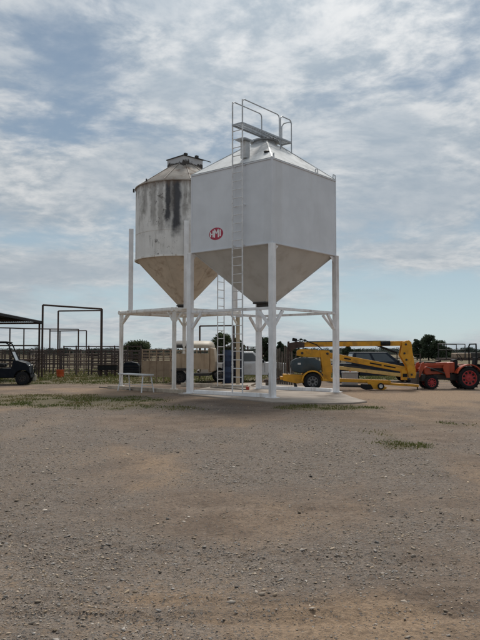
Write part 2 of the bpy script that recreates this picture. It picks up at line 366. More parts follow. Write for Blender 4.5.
def tag(o, label=None, cat=None, group=None, kind=None):
    if label: o['label'] = label
    if cat: o['category'] = cat
    if group: o['group'] = group
    if kind: o['kind'] = kind
    return o
def thing(name, label, cat, loc=(0, 0, 0), rz=0.0, group=None):
    o = bpy.data.objects.new(name, None); col.objects.link(o); o.empty_display_size = 0.3
    o.location = loc; o.rotation_euler = (0, 0, rz)
    return tag(o, label, cat, group)
def again(o, loc=None, rot=None, parent=None, scale=None):
    c = o.copy(); col.objects.link(c); c.parent = parent or o.parent
    if loc is not None: c.location = loc
    if rot is not None: c.rotation_euler = rot
    if scale is not None: c.scale = scale
    return c
def wheel(parent, x, y, z, r, w, rim='rim_grey', lugs=0, rim_f=0.58, bolts=5):
    """tyre on a lateral (y) axle with a dished rim as its sub-part"""
    m = MB(); h = w / 2
    m.lathe([(r * rim_f, -h * 0.8), (r * 0.82, -h), (r * 0.95, -h * 0.85), (r, -h * 0.5), (r, h * 0.5), (r * 0.95, h * 0.85), (r * 0.82, h), (r * rim_f, h * 0.8)], 28, (0, 0, 0), 'y', False)
    for k in range(lugs):
        for sgn in (-1, 1):
            t = 2 * math.pi * (k + (0.5 if sgn > 0 else 0)) / lugs
            m.box((r * 1.012 * math.cos(t), sgn * h * 0.45, r * 1.012 * math.sin(t)), (r * 0.07, h * 0.95, r * 0.075), (0.0, -t, sgn * 0.45))
    ty = m.build('tyre', 'rubber', parent, 40, loc=(x, y, z))
    m = MB(); q = rim_f * r
    m.lathe([(q * 1.02, -h * 0.82), (q * 0.94, -h * 0.86), (q * 0.86, -h * 0.45), (q * 0.45, -h * 0.38), (q * 0.38, -h * 0.62), (q * 0.05, -h * 0.66), (q * 0.05, h * 0.66), (q * 0.4, h * 0.6), (q * 0.5, h * 0.4), (q * 0.86, h * 0.45), (q * 0.94, h * 0.86), (q * 1.02, h * 0.82)], 28, (0, 0, 0), 'y', False)
    for k in range(bolts):
        t = 2 * math.pi * k / bolts
        for s in (-1, 1): m.tube((q * 0.62 * math.cos(t), s * h * 0.36, q * 0.62 * math.sin(t)), (q * 0.62 * math.cos(t), s * h * 0.46, q * 0.62 * math.sin(t)), q * 0.07, 6)
    m.build('rim', rim, ty, 35)
    if bolts:
        m = MB(); nh = bolts + 3
        for k in range(nh):
            t = 2 * math.pi * (k + 0.5) / nh
            for s in (-1, 1): m.lathe([(q * 0.16, s * h * 0.36), (q * 0.16, s * h * 0.47), (q * 0.02, s * h * 0.47)], 9, (q * 0.72 * math.cos(t), 0, q * 0.72 * math.sin(t)), 'y')
        m.lathe([(q * 0.30, -h * 0.60), (q * 0.30, -h * 0.675), (q * 0.2, -h * 0.675)], 14, (0, 0, 0), 'y')
        tag(m.build('rim_holes', 'black', ty, 35), kind='stuff')
    return ty

# ------------------------------------------------------------------ ground
def vnoise(x, y, seed=0):
    xi, yi = np.floor(x).astype(np.int64), np.floor(y).astype(np.int64); fx, fy = x - xi, y - yi
    fx, fy = fx * fx * (3 - 2 * fx), fy * fy * (3 - 2 * fy)
    def h(a, b):
        n = (a * 374761393 + b * 668265263 + seed * 982451653) & 0xFFFFFFFF
        n = ((n ^ (n >> 13)) * 1274126177) & 0xFFFFFFFF
        return ((n ^ (n >> 16)) & 0xFFFF) / 65535.0
    return (h(xi, yi) * (1 - fx) + h(xi + 1, yi) * fx) * (1 - fy) + (h(xi, yi + 1) * (1 - fx) + h(xi + 1, yi + 1) * fx) * fy
def fbm(x, y, oct=4, seed=0, gain=0.5):
    s, a, t = 0.0, 1.0, 0.0
    for k in range(oct):
        s = s + a * vnoise(x * 2 ** k + 17.3 * k, y * 2 ** k - 9.1 * k, seed + k); t += a; a *= gain
    return s / t
def sst(x, lo, hi): t = np.clip((x - lo) / (hi - lo), 0, 1); return t * t * (3 - 2 * t)
def gblob(x, y, px, py, sx, sy):
    c = gnd(px, py); return np.exp(-((x - c.x) / sx) ** 2 - ((y - c.y) / sy) ** 2)

def zones(x, y):
    """how much loose gravel, pale tan dirt and grass lies at each spot of the yard"""
    n1 = fbm(x * 0.55, y * 0.30, 5, 3); n2 = fbm(x * 0.9 + 5, y * 0.45, 5, 21); n3 = fbm(x * 0.35, y * 0.22, 4, 40)
    yard = sst(y, 24, 17) * 1.0
    g = sst(n1 + 0.30 * gblob(x, y, 165, 560, 0.9, 0.9) + 0.25 * gblob(x, y, 60, 625, 0.7, 0.4) + 0.22 * gblob(x, y, 360, 540, 1.3, 0.9)
            + 0.14 * gblob(x, y, 240, 450, 6, 3.0) - 0.25 * gblob(x, y, 330, 620, 0.9, 0.5) - 0.2 * gblob(x, y, 150, 600, 0.35, 0.2), 0.42, 0.66) * yard
    t = sst(n2 + 0.35 * gblob(x, y, 430, 398, 6, 3.4) + 0.30 * gblob(x, y, 40, 388.5, 4.5, 0.9) + 0.42 * gblob(x, y, 350, 624, 1.2, 0.45)
            + 0.2 * gblob(x, y, 150, 600, 0.4, 0.25) + 0.15 * gblob(x, y, 20, 590, 0.8, 0.5), 0.47, 0.78)
    gr = np.clip(1.05 * gblob(x, y, 65, 401.5, 3.4, 2.2) + 1.1 * gblob(x, y, 15, 398, 3.5, 2.2) + 2.0 * gblob(x, y, 326, 407.5, 1.3, 0.95) + 0.42 * gblob(x, y, 365, 433, 1.2, 1.6) + 0.6 * gblob(x, y, 150, 409, 2.2, 1.2)
                 + 0.52 * gblob(x, y, 408, 446, 0.55, 0.6) + 0.45 * gblob(x, y, 465, 424, 1.6, 1.2) + 1.0 * gblob(x, y, 90, 381, 7, 4.0) + 0.8 * sst(y, 33, 42), 0, 1.1)
    gr = sst(gr * (0.55 + 0.9 * (n3 - 0.15)) + 0.45 * (fbm(x * 1.7, y * 1.1, 4, 77) - 0.5), 0.24, 0.62)
    gr = gr * (1 - 0.8 * gblob(x, y, 40, 388.3, 6, 0.9)) * sst(y, 10.0, 11.2)
    return g, t, gr
def dark_ground(x, y):
    """darker patches of ground colour, mostly in front of the bins"""
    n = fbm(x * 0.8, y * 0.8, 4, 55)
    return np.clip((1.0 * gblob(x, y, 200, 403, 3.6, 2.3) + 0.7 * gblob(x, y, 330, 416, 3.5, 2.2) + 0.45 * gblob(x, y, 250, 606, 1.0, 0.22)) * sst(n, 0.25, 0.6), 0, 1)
def height(x, y):
    near = sst(y, 26, 18)
    h = (fbm(x * 0.5, y * 0.5, 3, 5) - 0.5) * 0.05 + (fbm(x * 3, y * 3, 4, 9) - 0.5) * 0.022 + (fbm(x * 11, y * 14, 3, 12) - 0.5) * 0.020
    # two pairs of shallow wheel ruts crossing the front of the yard
    for (a, b, sl, wd, dp) in ((4.35, 0.0, 0.05, 0.10, 0.022), (4.62, 0.0, 0.05, 0.07, 0.018), (5.6, 0.0, -0.22, 0.13, 0.015), (7.2, 0, -0.2, 0.15, 0.014)):
        d = y - (a + sl * x + 0.12 * np.sin(x * 1.1 + a)); h = h - dp * np.exp(-(d / wd) ** 2) + dp * 0.5 * np.exp(-((np.abs(d) - wd * 2) / wd) ** 2) + 0.006 * np.exp(-(d / (wd * 2)) ** 2) * np.sin(d * 95 + 2 * np.sin(x * 3))
    return h * near

def make_ground():
    ys = [2.4]
    while ys[-1] < 48: ys.append(ys[-1] * 1.0085)
    while ys[-1] < 3000: ys.append(ys[-1] * 1.12)
    ys = np.array([-60, -20, -6, 0.0, 1.5] + ys)
    xs = [0.0]; st = 0.026
    while xs[-1] < 3000:
        xs.append(xs[-1] + st)
        if xs[-1] > 2.6: st *= 1.045
    xs = np.array(xs); xs = np.concatenate([-xs[:0:-1], xs])
    X, Y = np.meshgrid(xs, ys); nx, ny = len(xs), len(ys)
    Z = height(X, Y)
    me = bpy.data.meshes.new('ground'); nv = nx * ny
    co = np.stack([X, Y, Z], -1).reshape(-1).astype(np.float32)
    i = (np.arange(ny - 1)[:, None] * nx + np.arange(nx - 1)[None, :]).reshape(-1)
    fc = np.stack([i, i + 1, i + nx + 1, i + nx], -1).reshape(-1).astype(np.int32)
    raw_mesh(me, co, fc, 4)
    g, t, gr = zones(X, Y)
    ca = np.stack([g, t, gr, dark_ground(X, Y)], -1).reshape(-1).astype(np.float32)
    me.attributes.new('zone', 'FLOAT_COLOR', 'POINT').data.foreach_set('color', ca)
    me.shade_smooth()
    me.materials.append(ground_mat())
    o = bpy.data.objects.new('ground', me); col.objects.link(o); tag(o, kind='structure')
    return o
def raw_mesh(me, co, fc, k):
    n = len(fc) // k
    me.vertices.add(len(co) // 3); me.vertices.foreach_set('co', co)
    me.loops.add(len(fc)); me.loops.foreach_set('vertex_index', fc)
    me.polygons.add(n); me.polygons.foreach_set('loop_start', np.arange(0, n * k, k, dtype=np.int32))
    me.update(calc_edges=True); me.validate()
def ground_mat():
    m = bpy.data.materials.new('yard_dirt'); m.use_nodes = True; w = NT(m.node_tree); w.n.clear()
    out = w.new('ShaderNodeOutputMaterial'); b = w.new('ShaderNodeBsdfPrincipled'); w.l.new(b.outputs[0], out.inputs[0])
    tc = w.new('ShaderNodeTexCoord').outputs['Object']
    za_ = w.new('ShaderNodeAttribute', attribute_name='zone'); za = za_.outputs['Color']
    sp = w.new('ShaderNodeSeparateColor'); w.l.new(za, sp.inputs[0]); g, t, gr = sp.outputs[0], sp.outputs[1], sp.outputs[2]
    n1 = w.noise(tc, 1.3, 6, 0.65); n2 = w.noise(tc, 9.0, 6, 0.7); n3 = w.noise(tc, 60.0, 3, 0.6); n4 = w.noise(tc, 26.0, 5, 0.7)
    dirt = w.mix(w.smooth(n1, 0.3, 0.7), (0.200, 0.147, 0.110, 1), (0.305, 0.234, 0.180, 1))
    dirt = w.mix(t, dirt, (0.385, 0.272, 0.182, 1))
    dirt = w.mix(w.math('MULTIPLY', w.smooth(n2, 0.50, 0.66), 0.55), dirt, (0.125, 0.090, 0.066, 1))
    gv = w.mix(w.smooth(n2, 0.35, 0.65), (0.19, 0.158, 0.133, 1), (0.325, 0.280, 0.243, 1))
    c = w.mix(w.math('MULTIPLY', w.math('MULTIPLY', g, 0.68), w.smooth(n2, 0.25, 0.55)), dirt, gv)
    c = w.mix(w.math('MULTIPLY', za_.outputs['Alpha'], 0.62), c, (0.105, 0.072, 0.050, 1))  # alpha of the zone attribute: darker brown patches
    # small chips lying in the dirt
    def chips(scale, lo):
        v = w.new('ShaderNodeTexVoronoi', feature='F1'); w.l.new(tc, v.inputs['Vector']); v.inputs['Scale'].default_value = scale
        hs = w.new('ShaderNodeSeparateColor'); w.l.new(v.outputs['Color'], hs.inputs[0])
        inside = w.smooth(v.outputs['Distance'], 0.42, 0.30)
        return hs.outputs[0], hs.outputs[1], inside
    bumps = w.math('MULTIPLY', n3, 0.4)
    for scale, th in ((38.0, 0.62), (85.0, 0.55)):
        a, bb, ins = chips(scale, th)
        pick = w.math('MULTIPLY', ins, w.math('GREATER_THAN', w.math('ADD', a, w.math('MULTIPLY', g, 0.35)), th + 0.22))
        cc = w.mix(bb, (0.085, 0.080, 0.078, 1), (0.36, 0.335, 0.31, 1))
        c = w.mix(w.math('MULTIPLY', pick, 0.8), c, cc)
        bumps = w.math('ADD', bumps, w.math('MULTIPLY', pick, 0.6 if scale < 50 else 0.35))
    c = w.mix(w.smooth(n4, 0.36, 0.66, 0.34, 0.0), c, (0.07, 0.054, 0.043, 1))  # hollows between clods darkened in the colour, as their shade
    c = w.mix(w.smooth(n4, 0.58, 0.72, 0.0, 0.22), c, (0.40, 0.35, 0.30, 1))  # tops of the clods lightened in the colour, as if lit
    grs = w.mix(w.smooth(n2, 0.35, 0.65), (0.10, 0.095, 0.052, 1), (0.17, 0.145, 0.085, 1))
    c = w.mix(w.math('MULTIPLY', gr, 0.75), c, grs)
    w.l.new(c, b.inputs['Base Color']); b.inputs['Roughness'].default_value = 0.95; b.inputs['Specular IOR Level'].default_value = 0.15
    bp = w.new('ShaderNodeBump'); bp.inputs['Strength'].default_value = 1.0; bp.inputs['Distance'].default_value = 0.022
    w.l.new(w.math('ADD', w.math('ADD', bumps, w.math('MULTIPLY', n4, 1.3)), w.math('MULTIPLY', n2, 1.0)), bp.inputs['Height']); w.l.new(bp.outputs[0], b.inputs['Normal'])
    return m
make_ground()

def make_stones():
    # low stones: a squashed, jittered icosahedron each
    ph = (1 + 5 ** 0.5) / 2
    ico = np.array([(-1, ph, 0), (1, ph, 0), (-1, -ph, 0), (1, -ph, 0), (0, -1, ph), (0, 1, ph), (0, -1, -ph), (0, 1, -ph), (ph, 0, -1), (ph, 0, 1), (-ph, 0, -1), (-ph, 0, 1)]) / 1.9
    icf = np.array([(0, 11, 5), (0, 5, 1), (0, 1, 7), (0, 7, 10), (0, 10, 11), (1, 5, 9), (5, 11, 4), (11, 10, 2), (10, 7, 6), (7, 1, 8), (3, 9, 4), (3, 4, 2), (3, 2, 6), (3, 6, 8), (3, 8, 9), (4, 9, 5), (2, 4, 11), (6, 2, 10), (8, 6, 7), (9, 8, 1)])
    N = 230000
    y = 3.2 * np.exp(rng.random(N) * math.log(24 / 3.2)); x = (rng.random(N) - 0.5) * (y * 0.95 + 2.0)
    g, t, gr = zones(x, y)
    clump = sst(fbm(x * 2.2, y * 1.6, 4, 60), 0.40, 0.70)
    pr = (0.07 + 0.75 * g * (0.35 + 0.65 * clump) + 0.10 * clump) * (1 - 0.6 * t)
    k = rng.random(N) < pr; x, y = x[k], y[k]; n = len(x)
    s = np.exp(rng.normal(math.log(0.0045), 0.52, n)); s = np.clip(s, 0.003, 0.026)
    big = rng.random(n) < 0.006; s[big] *= 1.5
    s *= np.clip(0.75 + y * 0.035, 0.8, 1.5)
    jit = 1 + rng.normal(0, 0.27, (n, 12, 1)); v = ico[None] * jit
    v = v * np.stack([1 + rng.random(n) * 0.5, 0.7 + rng.random(n) * 0.3, 0.28 + rng.random(n) * 0.3], -1)[:, None, :]
    a = rng.random(n) * 6.283; ca, sa = np.cos(a)[:, None], np.sin(a)[:, None]
    vx, vy = v[..., 0] * ca - v[..., 1] * sa, v[..., 0] * sa + v[..., 1] * ca
    tl = rng.normal(0, 0.25, n)[:, None]; vz = v[..., 2] + vx * tl
    z = height(x, y)
    co = np.stack([vx * s[:, None] + x[:, None], vy * s[:, None] + y[:, None], vz * s[:, None] + (z + s * 0.22)[:, None]], -1)
    fc = (icf[None] + (np.arange(n) * 12)[:, None, None]).reshape(-1).astype(np.int32)
    me = bpy.data.meshes.new('gravel'); raw_mesh(me, co.reshape(-1).astype(np.float32), fc, 3)
    val = np.clip(np.exp(rng.normal(math.log(0.25), 0.30, n)), 0.07, 0.46); val[rng.random(n) < 0.04] = 0.05
    wm = 0.15 + rng.random(n) * 0.45
    cl = np.stack([val * (1 + wm * 0.5), val * (1 - wm * 0.05), val * (1 - wm * 0.6), np.ones(n)], -1)
    me.attributes.new('tint', 'FLOAT_COLOR', 'POINT').data.foreach_set('color', np.repeat(cl, 12, 0).reshape(-1).astype(np.float32))
    m = bpy.data.materials.new('stone'); m.use_nodes = True; w = NT(m.node_tree); b = w.n['Principled BSDF']
    w.l.new(w.new('ShaderNodeAttribute', attribute_name='tint').outputs['Color'], b.inputs['Base Color']); b.inputs['Roughness'].default_value = 0.85
    me.materials.append(m)
    o = bpy.data.objects.new('gravel', me); col.objects.link(o)
    tag(o, 'loose grey and tan gravel stones scattered over the dirt yard', 'gravel', kind='stuff')
    print('stones', n)
make_stones()

def make_grass():
    N = 340000
    y = 10.5 * np.exp(rng.random(N) * math.log(60 / 10.5)); x = (rng.random(N) - 0.5) * (y * 0.80 + 3)
    g, t, gr = zones(x, y)
    k = rng.random(N) < gr * 0.62 * sst(fbm(x * 1.6, y * 1.6, 3, 91), 0.34, 0.6); x, y, gr = x[k], y[k], gr[k]
    n = len(x); h = (0.02 + 0.05 * rng.random(n) ** 1.6) * (0.6 + 0.55 * gr) * (1 + 1.3 * sst(y, 30, 44)); wd = 0.006 + 0.0005 * y
    a = rng.random(n) * 6.283; lx, ly = rng.normal(0, 0.5, n) * h, rng.normal(0, 0.5, n) * h
    z = height(x, y) - 0.004
    p0 = np.stack([x - np.cos(a) * wd, y - np.sin(a) * wd, z], -1); p1 = np.stack([x + np.cos(a) * wd, y + np.sin(a) * wd, z], -1)
    p2 = np.stack([x + lx, y + ly, z + h], -1)
    co = np.stack([p0, p1, p2], 1).reshape(-1).astype(np.float32)
    me = bpy.data.meshes.new('grass'); raw_mesh(me, co, np.arange(3 * n, dtype=np.int32), 3)
    dry = sst(fbm(x * 0.8, y * 0.8, 3, 33) + rng.normal(0, 0.12, n), 0.42, 0.72)[:, None]
    cl = (1 - dry) * np.array([1.05, 1.12, 0.75]) + dry * np.array([1.9, 1.45, 1.5]); cl = cl * (0.75 + 0.5 * rng.random((n, 1)))
    cl = np.concatenate([cl, np.ones((n, 1))], 1)
    me.attributes.new('tint', 'FLOAT_COLOR', 'POINT').data.foreach_set('color', np.repeat(cl, 3, 0).reshape(-1).astype(np.float32))
    me.materials.append(MT['grass'])
    o = bpy.data.objects.new('grass', me); col.objects.link(o)
    tag(o, 'patchy short green and dry grass around the bins and pens', 'grass', kind='stuff'); print('grass', n)
make_grass()

# ------------------------------------------------------------------ the grey square bin
BA, BB, BZ1, BZ2 = 4.17, 3.86, 5.36, 8.36
YAW = 0.88
BC = Vector((0.954, 26.163, 0))
SLAB_T = 0.05

def make_slab():
    pts = [gnd(*q) for q in ((178, 394.6), (226, 399), (272, 403.2), (318, 404.6), (352, 404.2), (367, 402.6), (352, 398.2), (338, 392.5), (318, 388.5), (262, 383.5), (222, 385))]
    m = MB(); m.loft([[Vector((q.x, q.y, 0.0 - 0.06)) for q in pts], [Vector((q.x, q.y, SLAB_T)) for q in pts]])
    o = m.build('concrete_slab', 'concrete', None, 0, 0.012)
    tag(o, kind='structure')
make_slab()

def make_square_bin():
    t = thing('grain_bin', 'tall grey square hopper bin with red round logo, ladder and roof platform', 'grain bin', BC, YAW)
    a, b = BA / 2, BB / 2
    # walls: four sheets with their own thickness, meeting in corner trims
    m = MB()
    ring = lambda x, y, z: [Vector((-x, -y, z)), Vector((x, -y, z)), Vector((x, y, z)), Vector((-x, y, z))]
    m.loft([ring(a, b, BZ1), ring(a, b, BZ2)]); body = m.build('wall', 'bin_paint', t, 0)
    tr = MB()
    for (x, y) in ((-a, -b), (a, -b), (a, b), (-a, b)):
        sx, sy = (1 if x > 0 else -1), (1 if y > 0 else -1)
        c = MB().box((x - sx * 0.03 + sx * 0.012, y - sy * 0.03 + sy * 0.012, (BZ1 + BZ2) / 2), (0.06, 0.06, BZ2 - BZ1 + 0.10))
        c.build('corner_trim', 'bin_paint', body, 0, 0.008)
    for z, nm in ((BZ1 + 0.03, 'bottom_flange'), (BZ2 - 0.02, 'top_flange')):
        f = MB()
        for s in (-1, 1):
            f.box((0, s * (b + 0.016), z), (BA - 0.06, 0.032, 0.045)); f.box((s * (a + 0.016), 0, z), (0.032, BB - 0.06, 0.045))
        f.build(nm, 'bin_paint', body, 0, 0.006)
    # hopper
    HB = 3.52
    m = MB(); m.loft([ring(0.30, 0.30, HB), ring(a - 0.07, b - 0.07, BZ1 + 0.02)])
    hop = m.build('hopper', 'bin_paint_shaded', t, 0)
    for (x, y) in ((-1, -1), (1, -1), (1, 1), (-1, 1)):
        MB().beam((x * 0.30, y * 0.30, HB), (x * (a - 0.07), y * (b - 0.07), BZ1), 0.035, 0.035).build('hopper_seam', 'bin_paint_shaded', hop, 0)
    MB().box((0, 0, HB - 0.03), (0.66, 0.66, 0.06)).box((0, 0, HB - 0.12), (0.46, 0.46, 0.12)).build('discharge_gate', 'dark_steel', t, 0, 0.01)
    MB().path([(0.45, -b + 0.95, 4.62), (0.50, -b + 0.86, 4.50), (0.62, -b + 0.86, 4.55), (0.72, -b + 0.92, 4.68)], 0.014, 6).build('hook', 'dark_steel', hop)
    # roof
    RT = 9.62; rr = 0.46
    m = MB(); m.loft([ring(a + 0.02, b + 0.02, BZ2 + 0.02), ring(rr, rr, RT)]); roof = m.build('roof', 'roof_zinc', t, 0)
    for (x, y) in ((-1, -1), (1, -1), (1, 1), (-1, 1)):
        MB().beam((x * (a + 0.0), y * (b + 0.0), BZ2 + 0.03), (x * rr, y * rr, RT + 0.01), 0.05, 0.02).build('hip_seam', 'roof_zinc', roof, 0)
    MB().lathe([(0.44, RT - 0.12), (0.44, RT + 0.12), (0.56, RT + 0.12), (0.56, RT + 0.17), (0.40, RT + 0.20), (0.12, RT + 0.27)], 28).build('roof_lid', 'zinc', roof)
    # lifting eyes on the eaves, a vent box behind the ladder
    def eave_tab(x, y, rz): MB().path([(-0.09, 0, 0), (-0.07, 0, 0.17), (0.07, 0, 0.17), (0.09, 0, 0)], 0.018, 6).build('lifting_eye', 'zinc', roof, 35, 0, (x, y, BZ2 + 0.05), (0, 0, rz))
    eave_tab(-a + 0.25, -b + 0.12, 0.8); eave_tab(a * 0.42, -b + 0.10, 0); eave_tab(a - 0.06, -b + 0.03, 0)
    vb = MB().box((-a + 0.40, -0.40, BZ2 + 0.64), (0.26, 0.25, 0.62)).build('vent_box', 'roof_zinc', roof, 0, 0.012)
    MB().box((-a + 0.34, -0.42, BZ2 + 0.98), (0.52, 0.46, 0.05)).build('vent_cap', 'zinc', vb, 0, 0.008)
    MB().lathe([(0.10, 0), (0.12, 0.05), (0.05, 0.09)], 14, (0, 0, 0)).build('inspection_cap', 'dark_steel', roof, 35, 0, (-a + 0.52, -b + 0.62, BZ2 + 0.40))
    # legs, ring beams and knee braces
    RZ = 3.13; LW = 0.198
    lx, ly = a - 0.02, b - 0.02
    cs = [(-lx, -ly), (lx, -ly), (lx, ly), (-lx, ly + 0.08)]
    for (x, y) in cs:
        lg = MB().box((x, y, (SLAB_T + BZ1) / 2 + 0.02), (LW, LW, BZ1 - SLAB_T + 0.0)).build('leg', 'post_paint', t, 0, 0.012)
        sx, sy = (1 if x > 0 else -1), (1 if y > 0 else -1)
        pl = MB().box((x, y, SLAB_T + 0.012), (0.36, 0.36, 0.025)).build('foot_plate', 'post_paint', lg, 0)
        # gusset where the leg meets the bin wall
        g = MB(); g.loft([[Vector((x - sx * LW / 2, y, BZ1 - 0.30)), Vector((x - sx * LW / 2, y + 0.02, BZ1 - 0.30)), Vector((x - sx * LW / 2, y + 0.02, BZ1 - 0.02)), Vector((x - sx * LW / 2, y, BZ1 - 0.02))],
                          [Vector((x - sx * (LW / 2 + 0.03), y, BZ1 - 0.26)), Vector((x - sx * (LW / 2 + 0.03), y + 0.02, BZ1 - 0.26)), Vector((x - sx * (LW / 2 + 0.28), y + 0.02, BZ1 - 0.03)), Vector((x - sx * (LW / 2 + 0.28), y, BZ1 - 0.03))]])
        g.build('gusset', 'post_paint', lg, 0)
    for i in range(4):
        p, q = Vector((*cs[i], RZ)), Vector((*cs[(i + 1) % 4], RZ)); d = (q - p).normalized()
        bm_ = MB().beam(p + d * LW * 0.5, q - d * LW * 0.5, 0.09, 0.095).build('ring_beam', 'post_paint', t, 0, 0.01)
        for e, s in ((p, 1), (q, -1)):
            MB().beam(e + d * s * (LW * 0.5) - Vector((0, 0, 0.62)), e + d * s * (LW * 0.5 + 0.50) - Vector((0, 0, 0.06)), 0.09, 0.10).build('knee_brace', 'post_paint', t, 0, 0.008)
    # skids along two sides
    for s in (-1, 1):
        MB().beam((s * lx, -ly + LW / 2 + 0.08, SLAB_T + 0.07), (s * lx, ly - LW / 2 - 0.08, SLAB_T + 0.07), 0.13, 0.14).build('skid_beam', 'post_paint', t, 0, 0.012)
    # ladder
    LX, LY, hw = -a - 0.16, -0.50, 0.232; LT = 9.80
    lad = MB().beam((LX, LY - hw, 0.14), (LX, LY - hw, LT + 0.86), 0.045, 0.03, (1, 0, 0)).build('ladder_rail', 'steel_light', t, 0)
    lad2 = MB().beam((LX, LY + hw, 0.14), (LX, LY + hw, LT + 0.86), 0.045, 0.03, (1, 0, 0)).build('ladder_rail', 'steel_light', t, 0)
    z = 0.42; first = None
    while z < LT - 0.1:
        if first is None: first = MB().tube((0, -hw + 0.02, 0), (0, hw - 0.02, 0), 0.016, 6).build('rung', 'steel_light', t, 35, 0, (LX, LY, z))
        else: again(first, (LX, LY, z))
        z += 0.305
    for z in (BZ1 + 0.06, BZ1 + 1.5, BZ2 - 0.06):
        for s in (-1, 1): MB().box((LX + 0.075, LY + s * hw, z), (0.15, 0.035, 0.035)).build('standoff', 'steel_light', t, 0)
    # roof platform
    DX0, DX1 = LX - 0.02, 0.78
    fr = MB()
    for s in (-1, 1): fr.beam((DX0, LY + s * hw, LT), (DX1, LY + s * hw, LT), 0.04, 0.06)
    for x in (DX0, DX1): fr.beam((x, LY - hw, LT), (x, LY + hw, LT), 0.04, 0.055)
    pf = fr.build('platform_frame', 'zinc', t, 0)
    n = 22; sl = None
    for k in range(n):
        x = DX0 + 0.06 + (DX1 - DX0 - 0.12) * k / (n - 1)
        if sl is None: sl = MB().box((0, 0, 0), (0.085, 2 * hw - 0.04, 0.018)).build('deck_slat', 'zinc', pf, 0, 0, (x, LY, LT + 0.012))
        else: again(sl, (x, LY, LT + 0.012))
    H = LT + 0.88
    def rail(pts): return MB().path(pts, 0.021, 8).build('handrail', 'zinc', t)
    def arc(p, q, yy, h):   # hoop along the platform with rounded shoulders
        r = 0.12
        return [(p, yy, LT), (p, yy, h - r), (p + r * 0.3, yy, h - r * 0.3), (p + r, yy, h), (q - r, yy, h), (q - r * 0.3, yy, h - r * 0.3), (q, yy, h - r), (q, yy, LT)]
    rail(arc(LX, -0.52, LY + hw, H)); rail(arc(LX, -0.02, LY - hw, H))
    rail(arc(0.06, DX1, LY - hw, H)); 
    rail([(DX1, LY - hw, H - 0.12), (DX1, LY - hw + 0.06, H - 0.04), (DX1, LY + hw - 0.1, H - 0.04), (DX1, LY + hw, H - 0.14), (DX1, LY + hw, LT)])
    for (x, yy) in ((DX1, LY - hw), (0.06, LY - hw), (DX1, LY + hw)):
        zr = BZ2 + (RT - BZ2) * (1 - max((abs(yy) - rr) / (b - rr), (abs(x) - rr) / (a - rr), 0)) + 0.02
        MB().tube((x, yy, zr - 0.04), (x, yy, LT), 0.022, 8).build('platform_post', 'zinc', t)
    # logo: red disc with three white letters, bolted to the wall
    LG = Vector((-a, 0.66, 5.98)); rad = 0.243
    def face(u, v, o): return Vector((LG.x - o, LG.y - u * 1.42, LG.z + v))        # u to the right as one looks at that wall
    N = 40
    m = MB(); m.loft([[face(rad * math.cos(2 * math.pi * k / N), rad * 0.94 * math.sin(2 * math.pi * k / N), o) for k in range(N)] for o in (-0.002, 0.006)])
    lg = m.build('logo_disc', 'logo_red', t, 0)
    def stroke(pts):
        mm = MB()
        for p, q in zip(pts[:-1], pts[1:]):
            p, q = Vector(p), Vector(q); d = (q - p).normalized(); nn = Vector((-d.y, d.x)) * 0.019
            ps = [p + nn, p - nn, q - nn, q + nn]
            mm.loft([[face(w_.x, w_.y, o) for w_ in ps] for o in (0.004, 0.012)])
        return mm
    for strokes in ([[(-0.190, -0.10), (-0.190, 0.08)], [(-0.100, -0.12), (-0.100, 0.13)], [(-0.190, -0.005), (-0.100, 0.005)]],
                    [[(-0.052, -0.14), (-0.052, 0.17), (0.016, 0.0), (0.084, 0.17), (0.084, -0.14)]],
                    [[(0.148, -0.11), (0.148, 0.13)]]):
        mm = MB()
        for s in strokes: mm2 = stroke(s); mm.add(mm2.v, mm2.f)
        mm.build('logo_letter', 'logo_white', lg, 0)
make_square_bin()

# ------------------------------------------------------------------ the streaked round bin on its pipe stand
RC = Vector((-2.65, 31.9, 0))
SF, SL, SR, SB = Vector((-2.83, 29.25, 0)), Vector((-5.57, 31.93, 0)), Vector((-0.10, 31.95, 0)), Vector((-2.84, 34.63, 0))
STZ = 3.44
def make_stand():
    t = thing('bin_stand', 'white welded pipe stand carrying the streaked round bin', 'stand', RC)
    cs = [SF - RC, SR - RC, SB - RC, SL - RC]
    for i, c in enumerate(cs):
        lg = MB().tube((c.x, c.y, 0.0), (c.x, c.y, STZ - 0.06), 0.095, 14).build('leg', 'cream_paint' if i == 1 else 'stand_paint', t)
        MB().box((c.x, c.y, 0.012), (0.34, 0.34, 0.03)).build('foot_plate', 'stand_paint', lg, 0)
    for i in range(4):
        p, q = Vector(cs[i]), Vector(cs[(i + 1) % 4]); p.z = q.z = STZ; d = (q - p).normalized()
        MB().tube(p - d * 0.14, q + d * 0.14, 0.098, 14).build('top_pipe', 'stand_paint', t)
        for e, s in ((p, 1), (q, -1)):
            MB().tube(e + d * s * 0.06 - Vector((0, 0, 0.52)), e + d * s * 0.46 - Vector((0, 0, 0.05)), 0.05, 10).build('knee_brace', 'stand_paint', t)
    for i in (1, 3):                                          # cross pipe between the front and back corners
        pass
    p, q = (cs[3] + cs[0]) / 2, (cs[1] + cs[2]) / 2
    MB().tube((p.x, p.y, STZ - 0.02), (q.x, q.y, STZ - 0.02), 0.07, 10).build('cross_pipe', 'stand_paint', t)
    return t
make_stand()

